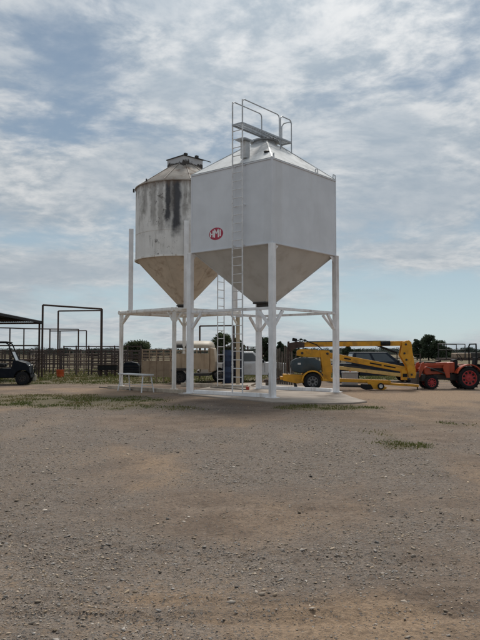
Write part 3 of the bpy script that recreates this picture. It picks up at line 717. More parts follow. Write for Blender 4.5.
def make_round_bin():
    t = thing('grain_bin', 'round hopper bin with rust and black streaks, behind the grey square bin', 'grain bin', RC)
    r, zb, ze = 2.25, 5.88, 9.22
    n = 72
    m = MB(); m.lathe([(r, zb), (r, zb + 1.12), (r + 0.012, zb + 1.12), (r + 0.012, zb + 2.24), (r, zb + 2.24), (r, ze)], n)
    w_ = m.build('wall', 'streaked_wall', t, 30)
    MB().lathe([(r + 0.002, zb - 0.06), (r + 0.045, zb - 0.06), (r + 0.045, zb + 0.02), (r + 0.002, zb + 0.02)], n, cap=False).build('bottom_ring', 'stand_paint', w_, 30)
    for k in range(8):
        an = 2 * math.pi * (k + 0.35) / 8
        MB().box(((r + 0.012) * math.cos(an), (r + 0.012) * math.sin(an), (zb + ze) / 2), (0.022, 0.05, ze - zb - 0.05), (0, 0, an)).build('sheet_joint', 'streaked_wall', w_, 0)
    hp = MB().lathe([(0.20, 3.72), (r - 0.02, zb + 0.01)], n).build('hopper', 'hopper_rust', t, 30)
    for k in range(6):
        an = 2 * math.pi * (k + 0.2) / 6
        MB().beam((0.21 * math.cos(an), 0.21 * math.sin(an), 3.74), ((r - 0.02) * math.cos(an), (r - 0.02) * math.sin(an), zb), 0.03, 0.02).build('hopper_seam', 'hopper_rust', hp, 0)
    MB().lathe([(0.27, 3.58), (0.27, 3.74), (0.34, 3.74), (0.34, 3.80), (0.2, 3.80)], 20).build('discharge_gate', 'dark_steel', t)
    rf = MB().lathe([(r + 0.05, ze - 0.04), (r + 0.06, ze - 0.01), (r + 0.05, ze + 0.01), (0.66, 10.33)], n).build('roof', 'roof_rust', t, 30)
    for k in range(12):
        an = 2 * math.pi * (k + 0.4) / 12
        MB().beam(((r + 0.03) * math.cos(an), (r + 0.03) * math.sin(an), ze + 0.03), (0.68 * math.cos(an), 0.68 * math.sin(an), 10.34), 0.035, 0.035).build('roof_rib', 'roof_rust', rf, 0)
    # square hatch box, corner to the front, rusted through below
    hd = 0.84; hz = 10.68
    def sq(s, z): return [Vector((0.04, -s, z)), Vector((s + 0.04, 0, z)), Vector((0.04, s, z)), Vector((-s + 0.04, 0, z))]
    hb = MB().loft([sq(hd, 10.12), sq(hd, hz)]).build('hatch_box', 'hatch_sheet', rf, 0)
    MB().loft([sq(hd + 0.06, hz), sq(hd + 0.06, hz + 0.035)]).build('hatch_lid', 'dark_steel', hb, 0)
    MB().box((0.14, -hd + 0.02, hz + 0.07), (0.16, 0.10, 0.08), (0, 0, 0.8)).build('hatch_hinge', 'dark_steel', hb, 0)
    MB().box((0.62, -hd + 0.42, hz + 0.06), (0.14, 0.12, 0.10), (0, 0, 0.8)).build('hatch_hinge', 'dark_steel', hb, 0)
    MB().tube((0.66, -0.30, hz + 0.03), (1.28, -0.36, hz - 0.18), 0.02, 6).build('hatch_handle', 'dark_steel', hb)
    MB().box((-r - 0.10, -0.2, ze - 0.03), (0.07, 0.10, 0.16)).build('eave_bracket', 'dark_steel', rf, 0)
    MB().box((-1.55, -1.68, ze + 0.10), (0.06, 0.06, 0.12)).build('eave_bracket', 'dark_steel', rf, 0)
    # legs bolted to the wall, standing on the pipe stand
    for (dx, dy) in ((0.30, -2.36), (2.40, 0.28), (-0.3, 2.36), (-2.42, -0.36)):
        an = math.atan2(dy, dx); R_ = math.hypot(dx, dy)
        m = MB()
        zt, z0 = 7.34, STZ + 0.08
        m.box((R_, 0, (zt + z0) / 2), (0.19, 0.20, zt - z0))
        m.box((R_ + 0.105, 0.085, (zt + z0) / 2), (0.025, 0.03, zt - z0 - 0.01)); m.box((R_ + 0.105, -0.085, (zt + z0) / 2), (0.025, 0.03, zt - z0 - 0.01))
        lg = m.build('leg', 'post_paint', t, 0, 0.0, None, (0, 0, an))
        MB().box((R_ - 0.02, 0, z0 - 0.02), (0.40, 0.34, 0.05)).build('foot_plate', 'stand_paint', lg, 0)
    # its own ladder, on the side towards the square bin
    lx, ly = 1.80, -1.72; an = math.atan2(ly, lx); px_, py_ = -math.sin(an), math.cos(an); hw = 0.20
    for s in (-1, 1):
        MB().beam((lx + s * hw * px_, ly + s * hw * py_, 0.12), (lx + s * hw * px_, ly + s * hw * py_, 9.5), 0.045, 0.03).build('ladder_rail', 'steel_light', t, 0)
    first = None; z = 0.4
    while z < 9.3:
        if first is None: first = MB().tube((-hw * px_, -hw * py_, 0), (hw * px_, hw * py_, 0), 0.017, 6).build('rung', 'steel_light', t, 35, 0, (lx, ly, z))
        else: again(first, (lx, ly, z))
        z += 0.36
    for z in (6.1, 7.6, 9.0):
        MB().beam((lx, ly, z), (lx * 0.9, ly * 0.9, z), 0.3, 0.03).build('standoff', 'steel_light', t, 0)
make_round_bin()

# ------------------------------------------------------------------ timbers, planks and the bench at the bins' feet
def timber(p, q, w_, h, mat, name, label, cat, lift=0.0, group=None):
    c = (p + q) / 2; d = q - p; L = d.length; m = MB()
    n = 6; rings = []
    for i in range(n + 1):
        x = -L / 2 + L * i / n; wob = 0.006
        j = lambda: random.uniform(-wob, wob)
        rings.append([Vector((x, -w_ / 2 + j(), j() if i else 0)), Vector((x, w_ / 2 + j(), 0)), Vector((x, w_ / 2 + j(), h + j())), Vector((x, -w_ / 2 + j(), h + j()))])
    m.loft(rings)
    o = m.build(name, mat, None, 0, 0.012); o.location = (c.x, c.y, c.z + lift)
    o.rotation_euler = (0, -math.atan2(d.z, math.hypot(d.x, d.y)), math.atan2(d.y, d.x))
    return tag(o, label, cat, group)
timber(gnd(109, 388.6), gnd(184, 393.8), 0.17, 0.15, 'wood_pale', 'timber', 'long pale timber lying on the dirt below the metal bench', 'timber')
timber(gnd(182, 386.4), gnd(247, 388.9), 0.20, 0.17, 'wood_pale', 'timber', 'thick pale timber lying behind the ladders under the bins', 'timber')
timber(gnd(100, 387.6), gnd(133, 390.4), 0.12, 0.05, 'wood_grey', 'plank', 'weathered grey plank lying left of the metal bench', 'plank')
timber(gnd(212, 388.6) + Vector((0, 0, SLAB_T)), gnd(246, 391.2) + Vector((0, 0, SLAB_T)), 0.22, 0.04, 'wood_grey', 'plank', 'grey board lying on the slab behind the tall ladder', 'plank')
timber(gnd(252, 387.4) + Vector((0, 0, 0.06)), at(268.6, 379.0, 29.8), 0.16, 0.045, 'wood_pale', 'plank', 'pale plank with raised end leaning between the bin legs', 'plank', 0.01)
# trestle that carries the raised end of that plank
c = at(268.0, 379.6, 29.8); t = thing('plank_prop', 'low wooden block propping up the pale leaning plank', 'block', (c.x, c.y, 0))
MB().box((0, 0, (c.z - 0.05) / 2), (0.22, 0.16, c.z - 0.05)).build('block', 'wood_grey', t, 0, 0.012)
MB().box((0, 0, 0.02), (0.34, 0.24, 0.05)).build('base', 'wood_grey', t, 0, 0.012)
# red fuel can
c = gnd(247.6, 389.9, SLAB_T); t = thing('fuel_can', 'small red fuel can standing on the slab by the back leg', 'can', c, 0.3); t.scale = (0.5, 0.5, 0.5)
MB().prism([(-0.13, 0), (0.13, 0), (0.13, 0.20), (0.07, 0.27), (-0.13, 0.27)], -0.08, 0.08).build('body', 'red', t, 0, 0.02)
MB().path([(-0.10, 0, 0.27), (-0.08, 0, 0.33), (0.03, 0, 0.33), (0.05, 0, 0.27)], 0.014, 6).build('handle', 'red', t)
MB().tube((0.10, 0, 0.22), (0.19, 0, 0.34), 0.018, 8).build('spout', 'black', t)

def make_bench():
    c = gnd(135.5, 391.6); t = thing('work_bench', 'pale topped metal bench with open end frames beside the pipe stand', 'bench', c, R(-50))
    hl, hh, wd = 0.92, 0.70, 0.24
    MB().box((0, 0, hh), (2 * hl + 0.12, 2 * wd + 0.03, 0.05)).build('bench_top', 'white_pad', t, 0, 0.006)
    for s in (-1, 1):
        x = s * hl * 0.9
        for q in (-1, 1):
            MB().path([(x + s * 0.02, q * wd * 0.75, hh - 0.02), (x + s * 0.09, q * wd * 1.2, 0.0)], 0.026, 8).build('leg', 'steel_light', t)
        MB().path([(x + s * 0.02, -wd * 0.75, hh - 0.03), (x + s * 0.02, wd * 0.75, hh - 0.03)], 0.017, 8).build('crossbar', 'steel_light', t)
        MB().path([(x + s * 0.06, -wd * 1.05, 0.28), (x + s * 0.06, wd * 1.05, 0.28)], 0.013, 8).build('crossbar', 'steel_light', t)
    MB().path([(-hl * 0.92, 0, 0.28), (hl * 0.92, 0, 0.28)], 0.012, 6).build('stretcher', 'steel_light', t)
make_bench()

# ------------------------------------------------------------------ articulated boom lift on its trailer
def make_boom_lift():
    o = gnd(313, 390.5); k = o.y / FOC
    t = thing('boom_lift', 'yellow towable boom lift folded down beside the grey square bin', 'boom lift', (o.x, o.y + 0.62, 0), R(-1.5))
    def P(px, py): return ((px - 313) * k, (390.5 - py) * k)
    def V(px, py, y): x, z = P(px, py); return Vector((x, y, z))
    # chassis
    MB().beam(V(281, 378.5, -0.28), V(392, 382.5, -0.28), 0.10, 0.13).build('chassis_rail', 'yellow', t, 0, 0.012)
    MB().beam(V(281, 378.5, 0.28), V(392, 382.5, 0.28), 0.10, 0.13).build('chassis_rail', 'yellow', t, 0, 0.012)
    for px in (287, 300, 333, 352, 372, 388): MB().beam(V(px, 380 + (px - 281) * 0.022, -0.24), V(px, 380 + (px - 281) * 0.022, 0.24), 0.08, 0.08).build('cross_member', 'yellow', t, 0, 0.008)
    MB().prism([P(284, 374.5), P(305, 375), P(305, 383), P(298, 384), P(284, 381)], -0.40, 0.40).build('front_frame', 'yellow', t, 0, 0.02)
    MB().path([V(284, 379, 0), V(273, 380.5, 0), V(268, 382, 0)], 0.05, 8).build('tow_bar', 'rust_pipe', t)
    MB().box(V(266.5, 381.6, 0), (0.16, 0.12, 0.12)).build('tow_coupler', 'rust_pipe', t, 0, 0.02)
    for y in (-0.34, 0.34):
        MB().tube(V(295, 380, y), V(297.5, 389.0, y), 0.05, 8).tube(V(297.5, 388.6, y), V(297.5, 390.4, y), 0.11, 10).build('front_jack', 'dark_steel', t)
    MB().path([V(340, 386, -0.30), V(370, 386.5, -0.55)], 0.05, 8).build('outrigger_arm', 'dark_steel', t)
    # wheels and fenders
    for y in (-0.62, 0.62):
        wheel(t, 0.0, y, 0.37, 0.37, 0.21, 'rim_grey')
        m = MB(); n = 14; inner = 0.42; outer = 0.475
        a0, a1 = R(5), R(178)
        for yy0, yy1 in ((y - 0.13, y + 0.13),):
            rings = []
            for i in range(n + 1):
                a = a0 + (a1 - a0) * i / n; c_, s_ = math.cos(a), math.sin(a)
                rings.append([Vector((inner * c_, yy0, 0.37 + inner * s_)), Vector((inner * c_, yy1, 0.37 + inner * s_)), Vector((outer * c_, yy1, 0.37 + outer * s_)), Vector((outer * c_, yy0, 0.37 + outer * s_))])
            m.loft(rings)
        m.build('fender', 'yellow', t, 30)
        MB().box((0.52, y, 0.44), (0.16, 0.24, 0.10)).build('fender_step', 'yellow', t, 0, 0.015)
    MB().tube((0, -0.55, 0.37), (0, 0.55, 0.37), 0.05, 10).build('axle', 'dark_steel', t)
    # turntable and its round-nosed engine cover
    MB().lathe([(0.34, 0.56), (0.34, 0.68), (0.30, 0.70), (0.30, 0.78)], 26, (0.25, 0, 0)).build('turntable', 'dark_steel', t)
    prof = [P(292.5, 361.5), P(297, 358.8), P(306, 357.4), P(316, 358.6), P(321.5, 361.5), P(322.5, 370), P(318, 373.2), P(300, 373.6), P(293, 371.5), P(291.5, 366)]
    m = MB(); rings = []
    for y, s in ((-0.52, 0.86), (-0.46, 0.97), (-0.3, 1.0), (0.3, 1.0), (0.46, 0.97), (0.52, 0.86)):
        cx, cz = sum(q[0] for q in prof) / len(prof), sum(q[1] for q in prof) / len(prof)
        rings.append([Vector((cx + (q[0] - cx) * s, y, cz + (q[1] - cz) * s)) for q in prof])
    cv = m.loft(rings).build('engine_cover', 'teal_cover', t, 50)
    MB().box(V(300, 364, -0.515), (0.13, 0.02, 0.075)).build('cover_badge', 'white_pad', cv, 0)
    MB().prism([P(322, 372), P(333, 372), P(332, 380), P(323, 380)], -0.25, 0.25).build('pedestal', 'yellow', t, 0, 0.02)
    MB().prism([P(321.5, 352), P(331, 355), P(334, 373), P(324, 373)], -0.20, -0.14).build('riser_plate', 'yellow', t, 0, 0.01)
    MB().prism([P(321.5, 352), P(331, 355), P(334, 373), P(324, 373)], 0.14, 0.20).build('riser_plate', 'yellow', t, 0, 0.01)
    # booms, from the lowest to the top one
    b1 = MB().beam(V(326, 366.5, 0), V(412, 376.5, 0), 0.15, 0.15).build('lower_boom', 'yellow_pale', t, 0, 0.012)
    b2 = MB().beam(V(318, 353.2, 0), V(408, 370.0, 0), 0.17, 0.245).build('middle_boom', 'yellow', t, 0, 0.015)
    MB().beam(V(346, 365.5, -0.02), V(404, 374.5, -0.02), 0.10, 0.05).build('levelling_rod', 'dark_steel', t, 0)
    for (p0, p1) in ((346, 353), (372, 384), (386, 398)):
        MB().box((V((p0 + p1) / 2, 353.2 + ((p0 + p1) / 2 - 318) * 0.187, -0.089)), ((p1 - p0) * k, 0.004, 0.055), (0, 0.184, 0)).build('decal', 'black', b2, 0)
    MB().prism([P(298, 351), P(302, 349), P(331, 350.8), P(333, 357.5), P(326, 358), P(303, 357), P(298, 356)], -0.16, 0.16).build('knuckle_arm', 'yellow', t, 0, 0.015)
    for px, py in ((303.5, 353.3), (329, 354)): MB().tube(V(px, py, -0.20), V(px, py, 0.20), 0.055, 12).build('pivot_pin', 'dark_steel', t)
    MB().beam(V(304, 344.6, 0), V(413, 343.4, 0), 0.17, 0.205).build('upper_boom', 'yellow', t, 0, 0.015)
    MB().beam(V(308, 341.9, -0.03), V(389, 341.3, -0.03), 0.10, 0.05).build('cable_tray', 'dark_steel', t, 0)
    MB().tube(V(383, 343.4, -0.10), V(392.5, 343.3, -0.10), 0.105, 14).build('boom_collar', 'black', t)
    MB().tube(V(383, 346.9, -0.02), V(400, 353.0, -0.02), 0.05, 10).build('lift_cylinder', 'black', t)
    MB().tube(V(376, 344.5, -0.02), V(385, 347.7, -0.02), 0.032, 10).build('cylinder_rod', 'rim_grey', t)
    # tall end link of the folded boom
    for y in (-0.20, 0.15):
        MB().prism([P(404.5, 342), P(411, 340.2), P(413.8, 342.5), P(414.5, 351), P(418.3, 374.5), P(417, 378.6), P(411, 378.4), P(408.5, 366), P(402.2, 355.5), P(403.5, 350)], y, y + 0.05).build('end_link', 'yellow', t, 0, 0.012)
    for px, py in ((408, 344.5), (406.5, 353.5), (408.4, 360.0), (413.5, 375)): MB().tube(V(px, py, -0.225), V(px, py, 0.225), 0.045, 12).build('pivot_pin', 'dark_steel', t)
    MB().prism([P(403.5, 370), P(409.5, 371), P(409.5, 380.5), P(404, 380.5)], -0.12, 0.12).build('boom_rest', 'yellow', t, 0, 0.01)
    MB().prism([P(405, 374), P(409.5, 374), P(409.5, 377.5), P(405, 377.5)], -0.13, -0.121).build('rest_pad', 'black', t, 0)
    MB().beam(V(372, 383.2, 0.05), V(421, 386.4, 0.05), 0.34, 0.10).build('rear_tongue', 'yellow', t, 0, 0.015)
    MB().prism([P(367, 381), P(378, 383), P(388, 388), P(384, 390.4), P(371, 388.5)], -0.46, -0.40).build('rear_outrigger', 'yellow', t, 0, 0.01)
    wheel(t, P(381, 386)[0], -0.55, P(381, 386.2)[1] + 0.0, 0.135, 0.09, 'white_pad', bolts=0)
    MB().prism([P(361, 384), P(371, 384.5), P(373.5, 389), P(366, 390), P(361, 388)], -0.62, -0.50).build('tool_tray', 'black', t, 0, 0.02)
    MB().tube(V(420, 386, 0), V(420.5, 390.4, 0), 0.03, 8).build('rear_jack', 'dark_steel', t)
    # platform mount at the front end of the top boom
    MB().path([V(290, 341.5, -0.1), V(289.5, 350, -0.1), V(289, 373, -0.1)], 0.035, 8).build('basket_post', 'rust_pipe', t)
    MB().path([V(290, 341.5, 0.35), V(289.5, 350, 0.35), V(289, 373, 0.35)], 0.035, 8).build('basket_post', 'rust_pipe', t)
    MB().prism([P(289, 343.5), P(298, 341.5), P(306, 342.5), P(306, 347.5), P(297, 348.5), P(292, 352.5), P(289, 350)], -0.12, 0.12).build('basket_bracket', 'rust_pipe', t, 0, 0.015)
    MB().path([V(290, 345, -0.45), V(290, 345, 0.7)], 0.028, 8).path([V(289.6, 359, -0.45), V(289.6, 359, 0.7)], 0.024, 8).path([V(289, 372.5, -0.45), V(289, 372.5, 0.7)], 0.03, 8).build('basket_rail', 'rust_pipe', t)
    MB().box(V(296, 339.8, -0.05), (0.20, 0.22, 0.14), (0, 0.2, 0)).build('control_box', 'black', t, 0, 0.02)
    MB().path([V(297, 341, -0.1), V(303, 339.5, -0.12), V(309, 341.4, -0.1), V(318, 344.8, -0.13), V(324, 350, -0.2)], 0.022, 6).build('hose', 'black', t)
make_boom_lift()

# ------------------------------------------------------------------ orange tractor with loader arms
def make_tractor():
    o = gnd(468, 389.4); k = o.y / FOC
    t = thing('tractor', 'orange tractor with front loader arms and red wheels behind the boom lift', 'tractor', (o.x, o.y + 0.42, 0), math.pi + R(2))
    def P(px, py): return ((468 - px) * k, (389.4 - py) * k)
    def V(px, py, y): x, z = P(px, py); return Vector((x, y, z))
    for y in (-0.46, 0.46):
        wheel(t, 0, y, 0.49, 0.485, 0.30, 'red_rim', 18, 0.66, 6)
        wheel(t, P(431, 0)[0], y * 0.92, 0.298, 0.295, 0.19, 'red_rim', 16, 0.62, 6)
        m = MB(); n = 16; rings = []
        for i in range(n + 1):
            a = R(20) + R(135) * i / n; c_, s_ = math.cos(a), math.sin(a)
            y0, y1 = (0.26, 0.64) if y > 0 else (-0.64, -0.26)
            rings.append([Vector((r_ * c_, yy, 0.50 + r_ * s_)) for r_, yy in ((0.545, y0), (0.545, y1), (0.585, y1), (0.585, y0))])
        m.loft(rings).build('fender', 'orange', t, 30)
    MB().tube((0, -0.4, 0.49), (0, 0.4, 0.49), 0.09, 12).build('rear_axle', 'dark_steel', t)
    MB().tube((P(431, 0)[0], -0.38, 0.30), (P(431, 0)[0], 0.38, 0.30), 0.06, 12).build('front_axle', 'dark_steel', t)
    MB().prism([(-0.25, 0.42), (0.35, 0.36), (1.0, 0.40), (1.75, 0.42), (1.75, 0.60), (0.5, 0.66), (-0.25, 0.70)], -0.16, 0.16).build('transmission', 'dark_steel', t, 0, 0.02)
    hood = [(0.50, 0.70), (1.80, 0.60), (1.86, 0.70), (1.86, 0.90), (1.72, 1.02), (0.95, 1.16), (0.50, 1.18)]
    m = MB(); rings = []
    for y, s in ((-0.25, 0.90), (-0.22, 0.97), (-0.14, 1.0), (0.14, 1.0), (0.22, 0.97), (0.25, 0.90)):
        rings.append([Vector((1.15 + (x - 1.15) * (0.5 + 0.5 * s), y, 0.9 + (z - 0.9) * s)) for x, z in hood])
    hd = m.loft(rings).build('hood', 'orange', t, 45)
    MB().box((1.865, 0, 0.80), (0.02, 0.34, 0.22)).build('grille', 'black', hd, 0, 0.01)
    for s in (-1, 1):
        MB().box((1.86, s * 0.12, 0.955), (0.05, 0.09, 0.06)).build('headlight', 'glass_pale', hd, 0, 0.012)
        MB().box((1.3, s * 0.252, 0.84), (0.55, 0.012, 0.14)).build('side_grille', 'black', hd, 0)
    MB().prism([(0.38, 0.72), (0.56, 0.72), (0.56, 1.26), (0.42, 1.30), (0.36, 1.20)], -0.22, 0.22).build('dashboard', 'black', t, 0, 0.03)
    MB().tube((0.40, 0, 1.2), (0.22, 0, 1.36), 0.025, 8).build('steering_column', 'black', t)
    m = MB()
    n = 20
    m.path([Vector((0.21 + 0.19 * 0.5 * math.cos(2 * math.pi * i / n), 0.19 * math.sin(2 * math.pi * i / n), 1.37 + 0.19 * 0.85 * math.cos(2 * math.pi * i / n))) for i in range(n + 1)], 0.016, 6).build('steering_wheel', 'black', t)
    st = MB().box((-0.22, 0, 0.93), (0.46, 0.46, 0.12)).build('seat', 'black', t, 0, 0.04)
    MB().box((-0.46, 0, 1.18), (0.11, 0.44, 0.42), (0, -0.15, 0)).build('seat_back', 'black', st, 0, 0.04)
    MB().box((0.10, 0, 0.66), (0.85, 0.52, 0.05)).build('floor_plate', 'dark_steel', t, 0, 0.01)
    # roll bar
    rx = P(476.5, 0)[0]; rt = P(0, 344.2)[1]
    MB().path([(rx, -0.42, 0.85), (rx, -0.42, rt - 0.10), (rx - 0.02, -0.36, rt), (rx - 0.02, 0.36, rt), (rx, 0.42, rt - 0.10), (rx, 0.42, 0.85)], 0.034, 8).build('roll_bar', 'black', t)
    for s in (-1, 1): MB().box((-0.35, s * 0.30, 0.56), (0.32, 0.06, 0.12)).build('hitch_arm', 'dark_steel', t, 0, 0.01)
    # loader: uprights, bent arms, cylinders and the quick-attach plate
    for s in (-1, 1):
        y = s * 0.36
        MB().prism([P(449.5, 364), P(444.5, 362.5), P(443, 368), P(446.5, 378), P(450, 378)], y - 0.035, y + 0.035).build('loader_upright', 'orange', t, 0, 0.012)
        arm = MB()
        arm.beam(V(447, 363.8, y), V(423.8, 365.2, y), 0.075, 0.115); arm.beam(V(424.6, 364.2, y), V(418.3, 377, y), 0.072, 0.11)
        arm.build('loader_arm', 'orange', t, 0, 0.012)
        MB().tube(V(445, 373.5, y), V(431, 368.6, y), 0.033, 8).build('lift_cylinder', 'dark_steel', t)
        MB().tube(V(433, 369.3, y), V(426.5, 367, y), 0.018, 8).build('cylinder_rod', 'rim_grey', t)
        MB().tube(V(436, 362.9, y), V(425, 362.2, y), 0.028, 8).tube(V(425, 362.2, y), V(420.5, 370, y), 0.017, 8).build('tilt_cylinder', 'dark_steel', t)
        MB().prism([P(424, 362), P(421, 363.5), P(418.6, 371), P(419.5, 372.5), P(423.5, 366)], y - 0.05, y + 0.05).build('arm_bracket', 'orange', t, 0, 0.01)
    MB().tube(V(422.5, 369, -0.36), V(422.5, 369, 0.36), 0.05, 10).build('arm_crossbar', 'orange', t)
    MB().prism([P(418.2, 373), P(416.6, 373), P(415.6, 384), P(418.4, 384)], -0.46, 0.46).build('attach_plate', 'dark_steel', t, 0, 0.01)
    MB().prism([(1.80, 0.34), (1.98, 0.34), (1.98, 0.62), (1.90, 0.66), (1.80, 0.66)], -0.27, 0.27).build('bumper', 'dark_steel', t, 0, 0.02)
make_tractor()

# ------------------------------------------------------------------ pickups
def quad_on(c, u0, u1, v0, v1, off):
    """a thin pane lying on the face c (4 corners, first two along the bottom)"""
    def q(u, v): return (c[0] * (1 - u) + c[1] * u) * (1 - v) + (c[3] * (1 - u) + c[2] * u) * v
    n = (c[1] - c[0]).cross(c[3] - c[0]).normalized()
    a = [q(u0, v0), q(u1, v0), q(u1, v1), q(u0, v1)]
    return MB().loft([[p - n * 0.004 for p in a], [p + n * off for p in a]])
def make_pickup(label, loc, rz, paint, cab_rear, roof_h=1.62):
    t = thing('pickup_truck', label, 'pickup truck', loc, rz)
    def arch(cx, r, n=9): return [(cx + r * math.cos(a), 0.36 + r * math.sin(a)) for a in [math.pi * i / n for i in range(n + 1)]]
    low = [(2.42, 0.42)] + arch(1.55, 0.40) + arch(-1.50, 0.40) + [(-2.52, 0.48), (-2.55, 0.60), (-2.54, 0.99), (cab_rear - 0.06, 1.0), (1.02, 1.03), (1.30, 1.05), (2.30, 0.96), (2.44, 0.86), (2.47, 0.55)]
    m = MB(); rings = []
    for y, s in ((-0.86, 0.97), (-0.83, 1.0), (0.83, 1.0), (0.86, 0.97)):
        rings.append([Vector((x, y, 0.72 + (z - 0.72) * s)) for x, z in low])
    body = m.loft(rings).build('body', paint, t, 30, 0.015)
    W0, W1 = 0.82, 0.66
    bt = [Vector((cab_rear, -W0, 1.0)), Vector((1.08, -W0, 1.02)), Vector((1.08, W0, 1.02)), Vector((cab_rear, W0, 1.0))]
    tp = [Vector((cab_rear + 0.16, -W1, roof_h - 0.02)), Vector((0.38, -W1, roof_h - 0.02)), Vector((0.38, W1, roof_h - 0.02)), Vector((cab_rear + 0.16, W1, roof_h - 0.02))]
    tp2 = [Vector((p.x * 0.96 + 0.0, p.y * 0.86, roof_h)) for p in tp]
    cab = MB().loft([bt, tp, tp2]).build('cab', paint, t, 25, 0.02)
    f = [bt[0], bt[1], tp[1], tp[0]]; g = [bt[2], bt[3], tp[3], tp[2]]
    nwin = 2 if cab_rear < -1.0 else 1
    span = [(0.08, 0.44), (0.50, 0.90)] if nwin == 2 else [(0.26, 0.86)]
    for u0, u1 in span: quad_on(f, u0, u1, 0.14, 0.88, 0.006).build('side_window', 'glass', cab, 0)
    for u0, u1 in span: quad_on(g, 1 - u1, 1 - u0, 0.14, 0.88, 0.006).build('side_window', 'glass', cab, 0)
    quad_on([bt[1], bt[2], tp[2], tp[1]], 0.06, 0.94, 0.10, 0.92, 0.006).build('windshield', 'glass', cab, 0)
    quad_on([bt[3], bt[0], tp[0], tp[3]], 0.12, 0.88, 0.2, 0.85, 0.006).build('rear_window', 'glass', cab, 0)
    for x in (1.55, -1.50):
        for y in (-0.74, 0.74): wheel(t, x, y, 0.355, 0.355, 0.22, 'rim_grey')
    for s in (-1, 1):
        for dx in ([0.98, cab_rear + 0.05] + ([-0.22] if nwin == 2 else [])):
            MB().box((dx, s * 0.866, 0.74), (0.012, 0.008, 0.46)).build('door_gap', 'black', body, 0)
        MB().box((cab_rear + 0.28, s * 0.875, 0.92), (0.13, 0.03, 0.03)).build('door_handle', 'black', body, 0, 0.006)
        mr = MB().box((0.90, s * 0.95, 1.10), (0.10, 0.14, 0.15)).build('mirror', 'black', cab, 0, 0.02)
        MB().box((2.43, s * 0.62, 0.80), (0.08, 0.34, 0.13)).build('headlight', 'glass_pale', body, 0, 0.015)
        MB().box((-2.55, s * 0.78, 0.80), (0.03, 0.11, 0.26)).build('tail_light', 'red', body, 0, 0.01)
    MB().box((2.47, 0, 0.78), (0.05, 0.84, 0.18)).build('grille', 'black', body, 0, 0.02)
    MB().box((2.50, 0, 0.52), (0.14, 1.66, 0.16)).build('front_bumper', 'rim_grey', body, 0, 0.03)
    MB().box((-2.62, 0, 0.55), (0.12, 1.62, 0.14)).build('rear_bumper', 'rim_grey', body, 0, 0.03)
    MB().box(((cab_rear - 2.5) / 2, 0, 0.99), (abs(-2.48 - cab_rear) - 0.12, 1.5, 0.03)).build('bed_cover', 'black', body, 0)
    return t
c = gnd(246.5, 381.5); make_pickup('white pickup truck parked behind the bin legs', (c.x, c.y + 0.5, 0), R(0), 'truck_white', -0.62)
make_pickup('dark blue pickup truck parked behind the yellow boom', (7.35, 36.5, 0), R(2), 'truck_dark', -1.55, 1.60)

